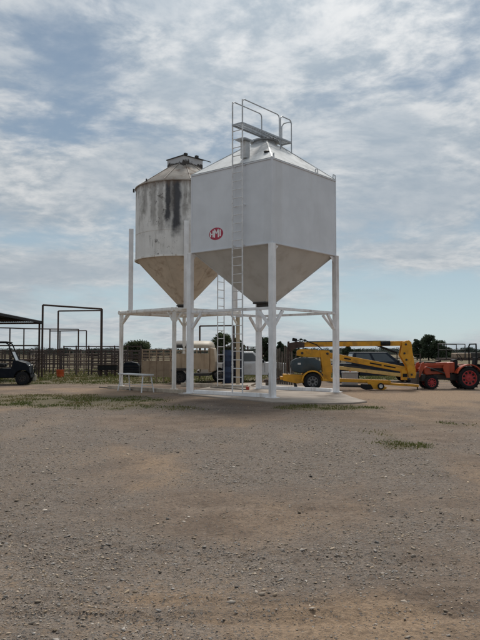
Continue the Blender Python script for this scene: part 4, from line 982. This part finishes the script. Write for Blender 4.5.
# ------------------------------------------------------------------ half-top stock trailer
def make_stock_trailer():
    o = gnd(181, 383.6); k = o.y / FOC
    t = thing('stock_trailer', 'tan half-roofed stock trailer parked behind the white pipe stand', 'trailer', (o.x, o.y + 0.85, 0), R(-3))
    def P(px, py): return ((px - 181) * k, (383.6 - py) * k)
    x0, xm, x1 = P(170.5, 0)[0], P(177, 0)[0], P(210, 0)[0]
    hw = 0.85
    MB().box(((x0 + x1) / 2, 0, 0.44), (x1 - x0, 1.6, 0.10)).build('floor_frame', 'dark_steel', t, 0, 0.01)
    for s in (-1, 1):
        y = s * hw
        MB().box(((x0 + xm) / 2, y, 0.74), (xm - x0, 0.04, 0.86)).build('side_panel', 'tan_dark', t, 0, 0.008)
        MB().box(((xm + x1) / 2, y, 1.12), (x1 - xm, 0.04, 0.80)).build('side_panel', 'tan', t, 0, 0.008)
        for z in (1.24, 1.38, 1.52, 1.68): MB().box(((x0 + xm) / 2, y, z), (xm - x0, 0.035, 0.055)).build('side_rail', 'tan_dark', t, 0)
        for z in (1.66,): MB().box(((xm + x1) / 2, y, z), (x1 - xm, 0.035, 0.04)).build('side_rail', 'tan', t, 0)
        for x in (x0 + 0.03, xm): MB().box((x, y - s * 0.035, 1.0), (0.06, 0.05, 1.42)).build('side_post', 'tan_dark', t, 0)
        for x in (xm + 0.5, xm + 1.05, x1 - 0.02): MB().box((x, y - s * 0.035, 1.2), (0.05, 0.05, 1.3)).build('side_post', 'tan', t, 0)
        for x in [x0 + 0.3 + 0.42 * i for i in range(8)]:
            if x < x1 - 0.1: MB().box((x, y + s * 0.028, 0.95), (0.035, 0.02, 0.44)).build('panel_rib', 'tan_dark' if x < xm else 'tan', t, 0)
        for x in (0.0,):
            wheel(t, x, s * 0.93, 0.33, 0.33, 0.19, 'dark_steel')
        MB().prism([(-0.42, 0.70), (-0.32, 0.78), (0.32, 0.78), (0.42, 0.70), (0.42, 0.66), (-0.42, 0.66)], y + (0.0 if s > 0 else -0.26), y + (0.26 if s > 0 else 0.0)).build('fender', 'dark_steel', t, 0, 0.01)
    # rounded roof and nose over the front half
    def bow(x, s=1.0, dz=0.0): return [Vector((x, hw * s * math.cos(a), 1.80 + dz + 0.38 * s * math.sin(a))) for a in [math.pi * i / 14 for i in range(15)]]
    m = MB(); rings = [[*bow(x, s), ] for x, s in ((xm + 0.5, 1.0), (x1 - 0.35, 1.0), (x1 - 0.06, 0.97), (x1 + 0.10, 0.80), (x1 + 0.17, 0.55))]
    m.loft(rings, True, True).build('roof', 'tan_roof', t, 50)
    m = MB(); m.loft([bow(xm - 0.06, 1.02), bow(xm + 0.5, 1.02)], True, True).build('roof_end', 'dark_steel', t, 50)  # dark colour stands in for shade inside the open rear end
    m = MB(); m.prism([(x1, 0.55), (x1 + 0.24, 0.62), (x1 + 0.30, 1.1), (x1 + 0.22, 1.80), (x1, 1.82)], -hw * 0.92, hw * 0.92).build('nose', 'tan', t, 0, 0.05)
    MB().box((x0, 0, 1.05), (0.05, 2 * hw, 0.06)).box((x0, 0, 1.68), (0.05, 2 * hw, 0.06)).box((x0, 0, 0.62), (0.05, 2 * hw, 0.3)).box((x0, 0, 1.36), (0.05, 2 * hw, 0.05)).build('tail_gate', 'tan_dark', t, 0)
    MB().beam((x1 + 0.2, -0.5, 0.46), (x1 + 1.2, 0, 0.46), 0.08, 0.10).beam((x1 + 0.2, 0.5, 0.46), (x1 + 1.2, 0, 0.46), 0.08, 0.10).build('hitch', 'dark_steel', t, 0)
    MB().tube((x1 + 0.95, 0, 0.02), (x1 + 0.95, 0, 0.85), 0.04, 8).build('jack', 'dark_steel', t)
make_stock_trailer()
def make_tan_panel():
    a, b = G(142.5, 36.6), G(171, 36.0); c = (a + b) / 2; d = b - a; L = d.length
    t = thing('livestock_panel', 'tan sheet and slat livestock panel left of the stock trailer', 'panel fence', c, math.atan2(d.y, d.x))
    n = 4
    for i in range(n):
        x0, x1 = -L / 2 + L * i / n + 0.03, -L / 2 + L * (i + 1) / n - 0.03
        MB().box(((x0 + x1) / 2, 0, 0.74), (x1 - x0, 0.03, 0.80)).build('sheet', 'tan_dark', t, 0, 0.005)
    for i in range(n + 1): MB().tube((-L / 2 + L * i / n, 0, 0), (-L / 2 + L * i / n, 0, 1.76), 0.035, 8).build('post', 'tan_dark', t)
    for z in (0.30, 1.22, 1.38, 1.54, 1.71): MB().box((0, -0.03, z), (L, 0.03, 0.055)).build('rail', 'tan_dark', t, 0)
make_tan_panel()

# ------------------------------------------------------------------ utility vehicle under the tin roof
def make_utv():
    o = gnd(24, 385.2); k = o.y / FOC
    t = thing('utility_vehicle', 'dark blue side-by-side utility vehicle parked at the left edge', 'utility vehicle', (o.x - 1.17, o.y + 0.62, 0), R(9))
    fx, bx = 0.95, -1.05
    for x in (fx, bx):
        for y in (-0.60, 0.60): wheel(t, x, y, 0.325, 0.325, 0.25, 'dark_steel', 14, 0.52, 4)
    def arch(cx, r, n=8): return [(cx + r * math.cos(a), 0.34 + r * math.sin(a)) for a in [math.pi * i / n for i in range(n + 1)]]
    low = [(1.345, 0.42)] + arch(fx, 0.39) + arch(bx, 0.39) + [(-1.62, 0.46), (-1.66, 1.02), (-0.55, 1.04), (-0.52, 0.80), (0.42, 0.80), (0.52, 1.20), (0.72, 1.20), (1.10, 1.08), (1.26, 0.90), (1.30, 0.60)]
    m = MB(); rings = []
    for y, s in ((-0.68, 0.93), (-0.63, 1.0), (0.63, 1.0), (0.68, 0.93)): rings.append([Vector((x, y, 0.75 + (z - 0.75) * s)) for x, z in low])
    body = m.loft(rings).build('body', 'utv_blue', t, 30, 0.02)
    for s in (-1, 1):
        y = s * 0.64
        MB().path([(0.62, y, 1.15), (0.26, y * 0.92, 1.98), (0.14, y * 0.92, 2.06), (-0.72, y * 0.92, 2.06), (-0.84, y * 0.94, 1.96), (-0.90, y, 1.0)], 0.032, 8).build('roll_cage', 'black', t)
        MB().path([(-0.86, y * 0.98, 1.45), (-0.40, y, 1.22), (0.58, y, 1.18)], 0.026, 8).build('side_bar', 'black', t)
        MB().path([(-0.84, y * 0.94, 1.96), (-1.55, y * 0.96, 1.18)], 0.028, 8).build('rear_brace', 'black', t)
        MB().box((1.25, s * 0.42, 0.93), (0.07, 0.16, 0.07), (0, 0.3, 0)).build('headlight', 'glass', body, 0, 0.02)
    MB().prism([(-0.92, 2.05), (0.24, 2.05), (0.30, 2.085), (0.18, 2.12), (-0.86, 2.12)], -0.64, 0.64).build('canopy', 'black', t, 0, 0.012)
    ws = [Vector((0.60, -0.60, 1.16)), Vector((0.60, 0.60, 1.16)), Vector((0.40, 0.56, 1.62)), Vector((0.40, -0.56, 1.62))]
    quad_on(ws, 0.02, 0.98, 0.03, 0.97, 0.01).build('windshield', 'glass_pale', t, 0)
    MB().path([(0.40, -0.58, 1.64), (0.40, 0.58, 1.64)], 0.022, 6).build('windshield_bar', 'black', t)
    for s in (-1, 1):
        st = MB().box((-0.20, s * 0.32, 0.95), (0.50, 0.50, 0.16)).build('seat', 'black', t, 0, 0.04)
        MB().box((-0.47, s * 0.32, 1.27), (0.13, 0.48, 0.58), (0, -0.15, 0)).build('seat_back', 'black', st, 0, 0.05)
    n = 18
    MB().path([Vector((0.26 + 0.08 * math.cos(2 * math.pi * i / n), 0.32 + 0.17 * math.sin(2 * math.pi * i / n), 1.30 + 0.15 * math.cos(2 * math.pi * i / n))) for i in range(n + 1)], 0.016, 6).build('steering_wheel', 'black', t)
    MB().box((-1.12, 0, 1.12), (1.0, 1.24, 0.16)).build('cargo_bed', 'utv_blue', t, 0, 0.02)
    MB().path([(1.32, -0.45, 0.5), (1.38, -0.45, 0.62), (1.38, -0.45, 0.90), (1.38, 0.45, 0.90), (1.38, 0.45, 0.62), (1.32, 0.45, 0.5)], 0.025, 8).build('brush_guard', 'black', t)
make_utv()
c = gnd(34, 381.2); t = thing('pale_block', 'small pale block standing behind the utility vehicle', 'block', c)
MB().box((0, 0, 0.19), (0.22, 0.22, 0.38)).build('block', 'cream_block', t, 0, 0.03)
MB().box((0, 0, 0.395), (0.16, 0.16, 0.03)).build('cap', 'cream_block', t, 0, 0.01)

# ------------------------------------------------------------------ tin shed roof and the pipe frames of the pens
def make_shed():
    X1 = -12.1; t = thing('shed', 'dark tin shed roof on pipe posts at the left edge', 'shed', (X1 - 3, 39, 0))
    y0, y1, z0, z1 = -8.5, 2.8, 3.52, 3.52
    n = 26; W = 7.2
    # corrugated sheets, each its own piece
    for i in range(9):
        xa = 3 - W * i / 9; xb = 3 - W * (i + 1) / 9 - 0.04; rings = []
        for j in range(13):
            x = xa + (xb - xa) * j / 12; dz = 0.022 * (1 if j % 2 else -1) + 0.004 * (i % 2)
            rings.append([Vector((x, y0, z0 + dz + 0.10 - (3 - x) * 0.006)), Vector((x, y1, z1 + dz - 0.06 - (3 - x) * 0.006)), Vector((x, y1, z1 + dz - 0.055 - (3 - x) * 0.006 + 0.006)), Vector((x, y0, z0 + dz + 0.106 - (3 - x) * 0.006))])
        MB().loft(rings).build('roof_sheet', 'shed_tin', t, 0)
    for y in (y0 + 0.1, -4, -0.5, y1 - 0.1):
        zc = z0 + 0.10 - 0.16 * (y - y0) / (y1 - y0) - 0.10
        MB().beam((3 - 0.02, y, zc), (3 - W, y, zc - W * 0.006), 0.08, 0.11).build('rafter', 'rust_pipe', t, 0)
    MB().beam((2.98, y0, z0 + 0.02), (2.98, y1, z1 - 0.14), 0.05, 0.12).build('fascia', 'shed_tin', t, 0)
    for x, y in ((2.85, 2.5), (-0.5, 2.5), (-4, 2.5), (-4, -4)): MB().tube((x, y, 0), (x, y, 3.4), 0.06, 10).build('post', 'rust_pipe', t)
    MB().tube((2.85, 2.5, 1.98), (-4, 2.5, 1.98), 0.045, 8).build('side_rail', 'rust_pipe', t)
    MB().tube((2.85, 2.5, 1.1), (-4, 2.5, 1.1), 0.04, 8).build('side_rail', 'rust_pipe', t)
make_shed()
def portal(label, pts, r=0.055, mid=()):
    """overhead pipe frame: pts are (px, top_py, D) of each post in order"""
    ws = [(at(a, b, D)) for a, b, D in pts]; c = sum((Vector((p.x, p.y, 0)) for p in ws), Vector()) / len(ws)
    t = thing('pipe_archway', label, 'pipe archway', c, 0, 'overhead pipe frames over the cattle pens')
    for p in ws: MB().tube((p.x - c.x, p.y - c.y, 0), (p.x - c.x, p.y - c.y, p.z), r, 8).build('post', 'rust_pipe', t)
    for p, q in zip(ws[:-1], ws[1:]):
        p, q = p - c, q - c; MB().tube(p, q, r * 0.9, 8).build('top_bar', 'rust_pipe', t)
portal('tallest rusty pipe frame, beside the tin shed roof', [(42.8, 305, 41.7), (102, 309, 43.3)], 0.062)
portal('tall rusty pipe frame just inside the tallest one', [(58.3, 311, 45.8), (101.2, 310.5, 46.6)], 0.055)
portal('long low pipe frame running left under the shed roof', [(-14, 327.5, 52), (10, 328, 52), (24, 328.6, 52), (50, 329, 52), (78.5, 329.3, 52)], 0.05)
portal('low pipe frame set behind the long one', [(50, 331, 57), (60, 331, 57), (86.5, 330.6, 57)], 0.05)
portal('black pipe arch standing behind the stock trailer', [(199.8, 326, 40.5), (234, 325.6, 40.5)], 0.05)

def pipe_fence(label, a, b, h, rails, posts, r=0.03, mat='fence_pipe', top=True, group='rusty pipe fences of the cattle pens', post_mat=None):
    """a and b are the ends on the ground"""
    c = (a + b) / 2; t = thing('pipe_fence', label, 'fence', c, 0, group); d = b - a
    post = None; L = d.length; an = math.atan2(d.y, d.x)
    for i in range(posts + 1):
        p = a + d * i / posts - c
        if post is None: post = MB().tube((0, 0, 0), (0, 0, h + 0.06), r * 1.5, 6).build('post', post_mat or mat, t, 35, 0, p)
        else: again(post, p)
    rail = None
    for j in range(rails):
        z = h * (j + 1) / rails
        if rail is None: rail = MB().tube((-L / 2, 0, 0), (L / 2, 0, 0), r, 6).build('rail', mat, t, 35, 0, (0, 0, z), (0, 0, an))
        else: again(rail, (0, 0, z))
    return t
pipe_fence('front rail fence of the pens, between shed and pipe stand', G(64, 46.5), G(141, 44.5), 1.95, 3, 6, 0.032)
pipe_fence('slatted pen panels left of the tall pipe frame', G(-6, 47), G(62, 47.5), 1.55, 6, 8, 0.032)
pipe_fence('slatted pen panels right of the orange bucket', G(62, 48.5), G(128, 49.5), 1.45, 6, 9, 0.030, 'fence_pale')
pipe_fence('dark pen panels behind the feed trough', G(92, 47.2), G(146, 46.6), 1.62, 7, 8, 0.036)
pipe_fence('middle row of pen fence running behind the trailer', G(-8, 56), G(215, 55), 1.65, 5, 16, 0.032)
pipe_fence('back row of pen fence', G(-8, 66), G(250, 64), 1.7, 5, 20, 0.036)
pipe_fence('farthest row of pen fence', G(-10, 80), G(175, 78), 1.7, 4, 16, 0.04, 'fence_pale')
pipe_fence('cross fence between the pen rows, near the shed', G(30, 47.4), G(44, 66), 1.7, 6, 6, 0.035)
pipe_fence('cross fence between the pen rows, behind the trough', G(112, 47.6), G(128, 64), 1.7, 6, 6, 0.035)
pipe_fence('single top-rail fence behind the blue drums', G(205, 47), G(262, 46.5), 1.92, 4, 4, 0.035)
pipe_fence('thin fence behind the dark pickup truck', G(285, 62), G(420, 60), 1.35, 4, 12, 0.035)

# ------------------------------------------------------------------ small things around the pens
c = gnd(60.2, 377.4); t = thing('bucket', 'orange plastic bucket on the grass by the pipe frame', 'bucket', c)
MB().lathe([(0.19, 0.0), (0.20, 0.02), (0.245, 0.42), (0.26, 0.44), (0.26, 0.48), (0.235, 0.48), (0.215, 0.10), (0.02, 0.08)], 22).build('body', 'bucket_orange', t)
MB().path([Vector((0.25 * math.cos(a), -0.06 - 0.10 * math.sin(a), 0.45 - 0.16 * math.sin(a))) for a in [math.pi * i / 10 for i in range(11)]], 0.01, 6).build('handle', 'rim_grey', t)
def make_trough():
    c = gnd(107.5, 377.0); t = thing('feed_trough', 'dark feed trough on legs in front of the pens', 'trough', c, R(3)); k = c.y / FOC
    m = MB(); L = 0.58
    for s in (-1, 1):
        m.beam((-L, s * 0.24, 0.60), (L, s * 0.24, 0.60), 0.04, 0.30)
        m.beam((s * L, -0.24, 0.60), (s * L, 0.24, 0.60), 0.04, 0.30)
    m.box((0, 0, 0.46), (2 * L, 0.46, 0.04)).build('tray', 'black', t, 0)
    MB().path([(-L - 0.03, -0.27, 0.77), (L + 0.03, -0.27, 0.77), (L + 0.03, 0.27, 0.77), (-L - 0.03, 0.27, 0.77), (-L - 0.03, -0.27, 0.77)], 0.03, 6).build('rim', 'rust_pipe', t)
    for x in (-0.48, -0.05, 0.48):
        for y in (-0.2, 0.2): MB().tube((x, y, 0), (x, y, 0.47), 0.04, 8).build('leg', 'rust_pipe', t)
make_trough()
def make_feeder():
    c = G(131, 44.0); t = thing('creep_feeder', 'dark round-topped feeder box behind the left stand leg', 'feeder', c, R(4))
    m = MB(); prof = [(-0.56, 0.22), (0.56, 0.22), (0.56, 0.72), (0.42, 0.88), (0.1, 0.96), (-0.25, 0.94), (-0.5, 0.80), (-0.56, 0.66)]
    m.prism(prof, -0.45, 0.45).build('hopper', 'utv_blue', t, 0, 0.03)
    MB().box((0, -0.52, 0.36), (1.16, 0.16, 0.14)).build('lip', 'black', t, 0, 0.01)
    for x in (-0.5, 0.5):
        for y in (-0.38, 0.38): MB().box((x, y, 0.12), (0.08, 0.08, 0.25)).build('leg', 'rust_pipe', t, 0)
    for z in (0.5, 0.68): MB().tube((-0.57, -0.465, z), (0.57, -0.465, z), 0.018, 6).build('rib', 'dark_steel', t)
make_feeder()
def drum(label, loc, r, h, mat, group):
    t = thing('plastic_drum', label, 'drum', loc, random.random() * 3, group)
    MB().lathe([(r * 0.92, 0), (r, 0.03), (r, h * 0.30), (r * 1.035, h * 0.32), (r * 1.035, h * 0.35), (r, h * 0.37), (r, h * 0.63), (r * 1.035, h * 0.65), (r * 1.035, h * 0.68), (r, h * 0.70), (r, h - 0.05), (r * 0.90, h - 0.012), (r * 0.86, h - 0.012), (r * 0.86, h - 0.03), (0.02, h - 0.03)], 26).build('shell', mat, t)
    MB().lathe([(r * 0.90, h - 0.015), (r * 0.94, h - 0.015), (r * 0.94, h + 0.006), (r * 0.90, h + 0.006)], 26, cap=False).build('rim', mat, t)
    MB().lathe([(0.035, h - 0.03), (0.035, h - 0.003), (0.01, h - 0.003)], 10, (r * 0.55, 0, 0)).build('bung', 'white_pad', t)
c = gnd(226.8, 383.0)
drum('blue plastic drum on the ground, under another blue drum', c, 0.235, 0.85, 'drum_blue', 'drums stacked behind the tall ladder')
drum('blue plastic drum on top of another blue drum', c + Vector((0.01, 0, 0.858)), 0.235, 0.85, 'drum_blue', 'drums stacked behind the tall ladder')
c = gnd(238.6, 382.7)
drum('near-black navy drum on the ground beside the blue drums', c, 0.275, 0.85, 'drum_navy', 'drums stacked behind the tall ladder')
drum('near-black navy drum on top of another navy drum', c + Vector((0.0, 0.01, 0.858)), 0.275, 0.82, 'drum_navy', 'drums stacked behind the tall ladder')

def make_stakes():
    a, b = G(275.5, 33.6), G(291.5, 33.2); c = (a + b) / 2
    t = thing('wood_fence', 'short fence of upright weathered wooden stakes left of the boom lift', 'fence', c)
    n = 8
    for i in range(n):
        p = a + (b - a) * i / (n - 1) - c; h = 1.62 + 0.35 * random.random(); r = 0.04 + 0.015 * random.random()
        MB().path([(p.x, p.y, 0), (p.x + random.uniform(-.02, .02), p.y, h * 0.5), (p.x + random.uniform(-.03, .03), p.y, h)], [r, r * 0.95, r * 0.85], 8).build('stake', 'wood_grey', t)
    for z in (0.5, 1.25): MB().beam((a.x - c.x, a.y - c.y + 0.08, z), (b.x - c.x, b.y - c.y + 0.08, z), 0.04, 0.09).build('rail', 'wood_grey', t, 0)
make_stakes()
c = G(349.5, 33.2); t = thing('storage_box', 'light grey storage box behind the boom lift chassis', 'box', c, R(2))
MB().box((0, 0, 0.29), (0.72, 0.45, 0.58)).build('body', 'cooler', t, 0, 0.02)
MB().box((0, 0, 0.61), (0.76, 0.49, 0.06)).build('lid', 'cooler', t, 0, 0.015)
MB().tube((0.02, 0, 0.64), (0.02, 0, 0.80), 0.04, 10).build('knob', 'red', t)
def make_flatbed():
    a = G(442, 46); t = thing('flatbed_trailer', 'rusty flatbed trailer with pipe rack behind the orange tractor', 'trailer', (a.x + 2.3, a.y, 0))
    MB().box((0, 0, 1.10), (4.9, 2.0, 0.14)).build('bed', 'rust_pipe', t, 0, 0.01)
    MB().box((0.6, 0, 1.36), (3.4, 1.5, 0.36)).build('load', 'dark_steel', t, 0, 0.06)
    MB().box((-1.1, -0.2, 1.34), (1.0, 1.2, 0.34)).build('load', 'tan_dark', t, 0, 0.06)
    for y in (-0.9, 0.9):
        MB().path([(-2.3, y, 1.15), (-2.3, y, 2.12), (-1.05, y, 2.10), (-1.05, y, 1.15)], 0.04, 8).build('rack', 'dark_steel', t)
        MB().path([(-2.3, y, 1.72), (-1.05, y, 1.72)], 0.03, 8).build('rack_bar', 'dark_steel', t)
        for x in (0.4, 1.25): wheel(t, x, y, 0.38, 0.38, 0.22, 'rim_grey')
    MB().path([(-2.3, -0.9, 2.12), (-2.3, 0.9, 2.12)], 0.04, 8).build('rack_bar', 'dark_steel', t)
    MB().beam((-2.4, 0, 1.0), (-3.6, 0, 0.62), 0.12, 0.14).build('tongue', 'rust_pipe', t, 0)
    MB().tube((-3.5, 0, 0), (-3.5, 0, 0.7), 0.05, 8).build('jack', 'dark_steel', t)
make_flatbed()

# ------------------------------------------------------------------ trees
def leaf_cloud(centres, radii, per, size, tints, lim=1.8):
    """many leaf faces spread through clumps: returns vertex, face and tint arrays"""
    P, T = [], []
    for (c, r, tn) in zip(centres, radii, tints):
        d = rng.normal(0, 0.62, (per, 3)); d *= np.minimum(1, lim * (0.75 + 0.25 * rng.random((per, 1))) / np.linalg.norm(d, axis=1)[:, None])
        q = np.array(c) + d * np.array(r); P.append(q); T.append(np.full(per, tn))
    P = np.concatenate(P); T = np.concatenate(T); n = len(P)
    a = rng.normal(0, 1, (n, 3)); a /= np.linalg.norm(a, axis=1)[:, None]; b = np.cross(a, rng.normal(0, 1, (n, 3))); b /= np.linalg.norm(b, axis=1)[:, None]
    s = size * (0.6 + 0.8 * rng.random((n, 1)))
    co = np.stack([P - a * s, P + b * s * 0.55, P + a * s, P - b * s * 0.55], 1)
    T = T * (0.8 + 0.4 * rng.random(n))
    return co, T
def leaf_obj(name, co, T, mat, parent=None):
    n = len(co); me = bpy.data.meshes.new(name)
    raw_mesh(me, co.reshape(-1).astype(np.float32), np.arange(4 * n, dtype=np.int32), 4)
    cl = np.stack([T, T, T * 0.95, np.ones(n)], -1)
    me.attributes.new('tint', 'FLOAT_COLOR', 'POINT').data.foreach_set('color', np.repeat(cl, 4, 0).reshape(-1).astype(np.float32))
    me.materials.append(MT[mat]); o = bpy.data.objects.new(name, me); col.objects.link(o)
    if parent: o.parent = parent
    return o
def tree(name, label, px, top, D, wpx, mat='leaf_dark', conical=0.0, dens=1.0, group=None, sparse=False):
    c = G(px, D); H = at(px, top, D).z; Wd = wpx * D / FOC / 2
    t = thing(name, label, 'tree', c, random.random() * 6, group)
    tr = 0.035 * H
    m = MB(); m.path([(0, 0, 0), (0.03 * H, 0, H * 0.25), (0.0, 0.02 * H, H * 0.55), (0.02 * H, 0, H * 0.9)], [tr, tr * 0.8, tr * 0.5, tr * 0.15], 7)
    for i in range(9):
        a = random.random() * 6.28; z0 = H * (0.18 + 0.5 * i / 9); l = Wd * (0.55 + 0.4 * random.random()) * (1 - conical * z0 / H)
        m.path([(0.01 * H, 0, z0), (l * 0.5 * math.cos(a), l * 0.5 * math.sin(a), z0 + l * 0.22), (l * math.cos(a), l * math.sin(a), z0 + l * 0.55)], [tr * 0.4, tr * 0.25, tr * 0.06], 5)
    m.build('trunk', 'bark', t)
    nc = int(75 * dens) if not sparse else 22; cs, rs, tn = [], [], []
    while len(cs) < nc:
        z = 0.14 + 0.82 * random.random(); a = random.random() * 6.28
        prof = (1 - conical) * math.sqrt(max(0.02, 1 - ((z - 0.5) / 0.52) ** 2)) + conical * min(1, 1.15 * (1 - z) + 0.10)
        rr = Wd * prof * math.sqrt(random.random()) * (0.82 + 0.3 * random.random())
        cr = Wd * (0.12 + 0.15 * random.random()) * (0.6 if sparse else 1.0) * (1 - 0.5 * conical * z)
        cs.append((rr * math.cos(a), rr * math.sin(a), z * H)); rs.append((cr, cr, cr * 0.8)); tn.append(0.85 + 0.9 * random.random())
    co, T = leaf_cloud(cs, rs, 120 if not sparse else 60, 0.0008 * D + 0.03, tn)
    leaf_obj('crown', co, T, mat, t)
GR = 'trees beyond the yard'
tree('cedar_tree', 'tallest dark cedar between the boom lift and tractor', 428.5, 335.5, 120, 20, 'leaf_dark', 0.35, 1.3, GR)
tree('cedar_tree', 'dark cedar just right of the boom end link', 417, 339, 122, 15, 'leaf_dark', 0.4, 1.1, GR)
tree('cedar_tree', 'dark cedar right of the tallest cedar', 438.5, 340.5, 118, 18, 'leaf_dark', 0.3, 1.2, GR)
tree('cedar_tree', 'low dark cedar behind the tractor hood', 446.5, 347.5, 125, 13, 'leaf_dark', 0.2, 1.0, GR)
tree('cedar_tree', 'small dark cedar seen above the folded boom', 348, 346.5, 140, 13, 'leaf_dark', 0.2, 1.0, GR)
tree('bush', 'low bush right of the small cedar above the boom', 357.5, 349.5, 150, 10, 'leaf_dark', 0.1, 0.8, GR)
tree('broadleaf_tree', 'round-topped tree seen between the white stand legs', 138, 341.8, 105, 27, 'leaf_mid', 0.0, 1.4, GR)
tree('broadleaf_tree', 'green tree seen through the two ladders', 222.5, 333.5, 78, 24, 'leaf_mid', 0.15, 1.3, GR)
tree('broadleaf_tree', 'smaller tree right of the tall ladder', 237, 338.5, 84, 15, 'leaf_mid', 0.1, 0.9, GR)
tree('broadleaf_tree', 'tree behind the white pickup truck roof', 265, 337.5, 72, 18, 'leaf_dark', 0.1, 1.2, GR)
tree('broadleaf_tree', 'thin tree right of the front bin leg', 282, 341.5, 74, 13, 'leaf_dark', 0.15, 1.0, GR, False)
tree('bare_tree', 'sparse twiggy tree behind the boom lift basket', 303, 337.0, 70, 13, 'leaf_dark', 0.1, 1.0, GR, True)
tree('bush', 'dark bush behind the wooden stakes', 293, 346, 70, 16, 'leaf_dark', 0.0, 1.0, GR)
tree('bush', 'far bush beyond the left pens', 64, 349.0, 210, 13, 'leaf_far', 0.0, 0.9, GR)
tree('bush', 'far round bush right of the low pipe frame', 92.5, 349.6, 215, 12, 'leaf_far', 0.0, 0.9, GR)
tree('bush', 'far low bush above the flatbed load', 467, 349.0, 190, 20, 'leaf_far', 0.0, 0.9, GR)

def far_wood():
    cs, rs, tn = [], [], []
    for i in range(520):
        D = random.uniform(260, 420); px = random.uniform(-60, 540); x = (px - 240) / FOC * D
        h = 1.4 + 2.6 * fbm(np.array([px * 0.045]), np.array([1.7]), 4, 8)[0] + random.uniform(-0.6, 0.8)
        h *= 1.2 if D > 330 else 1.0
        cs.append((x, D, h * 0.42)); rs.append((random.uniform(1.6, 3.4), 2.5, h * 0.40)); tn.append(0.8 + 0.4 * random.random())
    co, T = leaf_cloud(cs, rs, 170, 0.26, tn, 1.15); keep = co[..., 2].max(1) < 5.2; co, T = co[keep], T[keep]; co[..., 2] = np.maximum(co[..., 2], -0.1)
    o = leaf_obj('tree_line', co, T, 'leaf_far'); tag(o, 'far dark line of trees along the horizon', 'trees', kind='stuff')
far_wood()
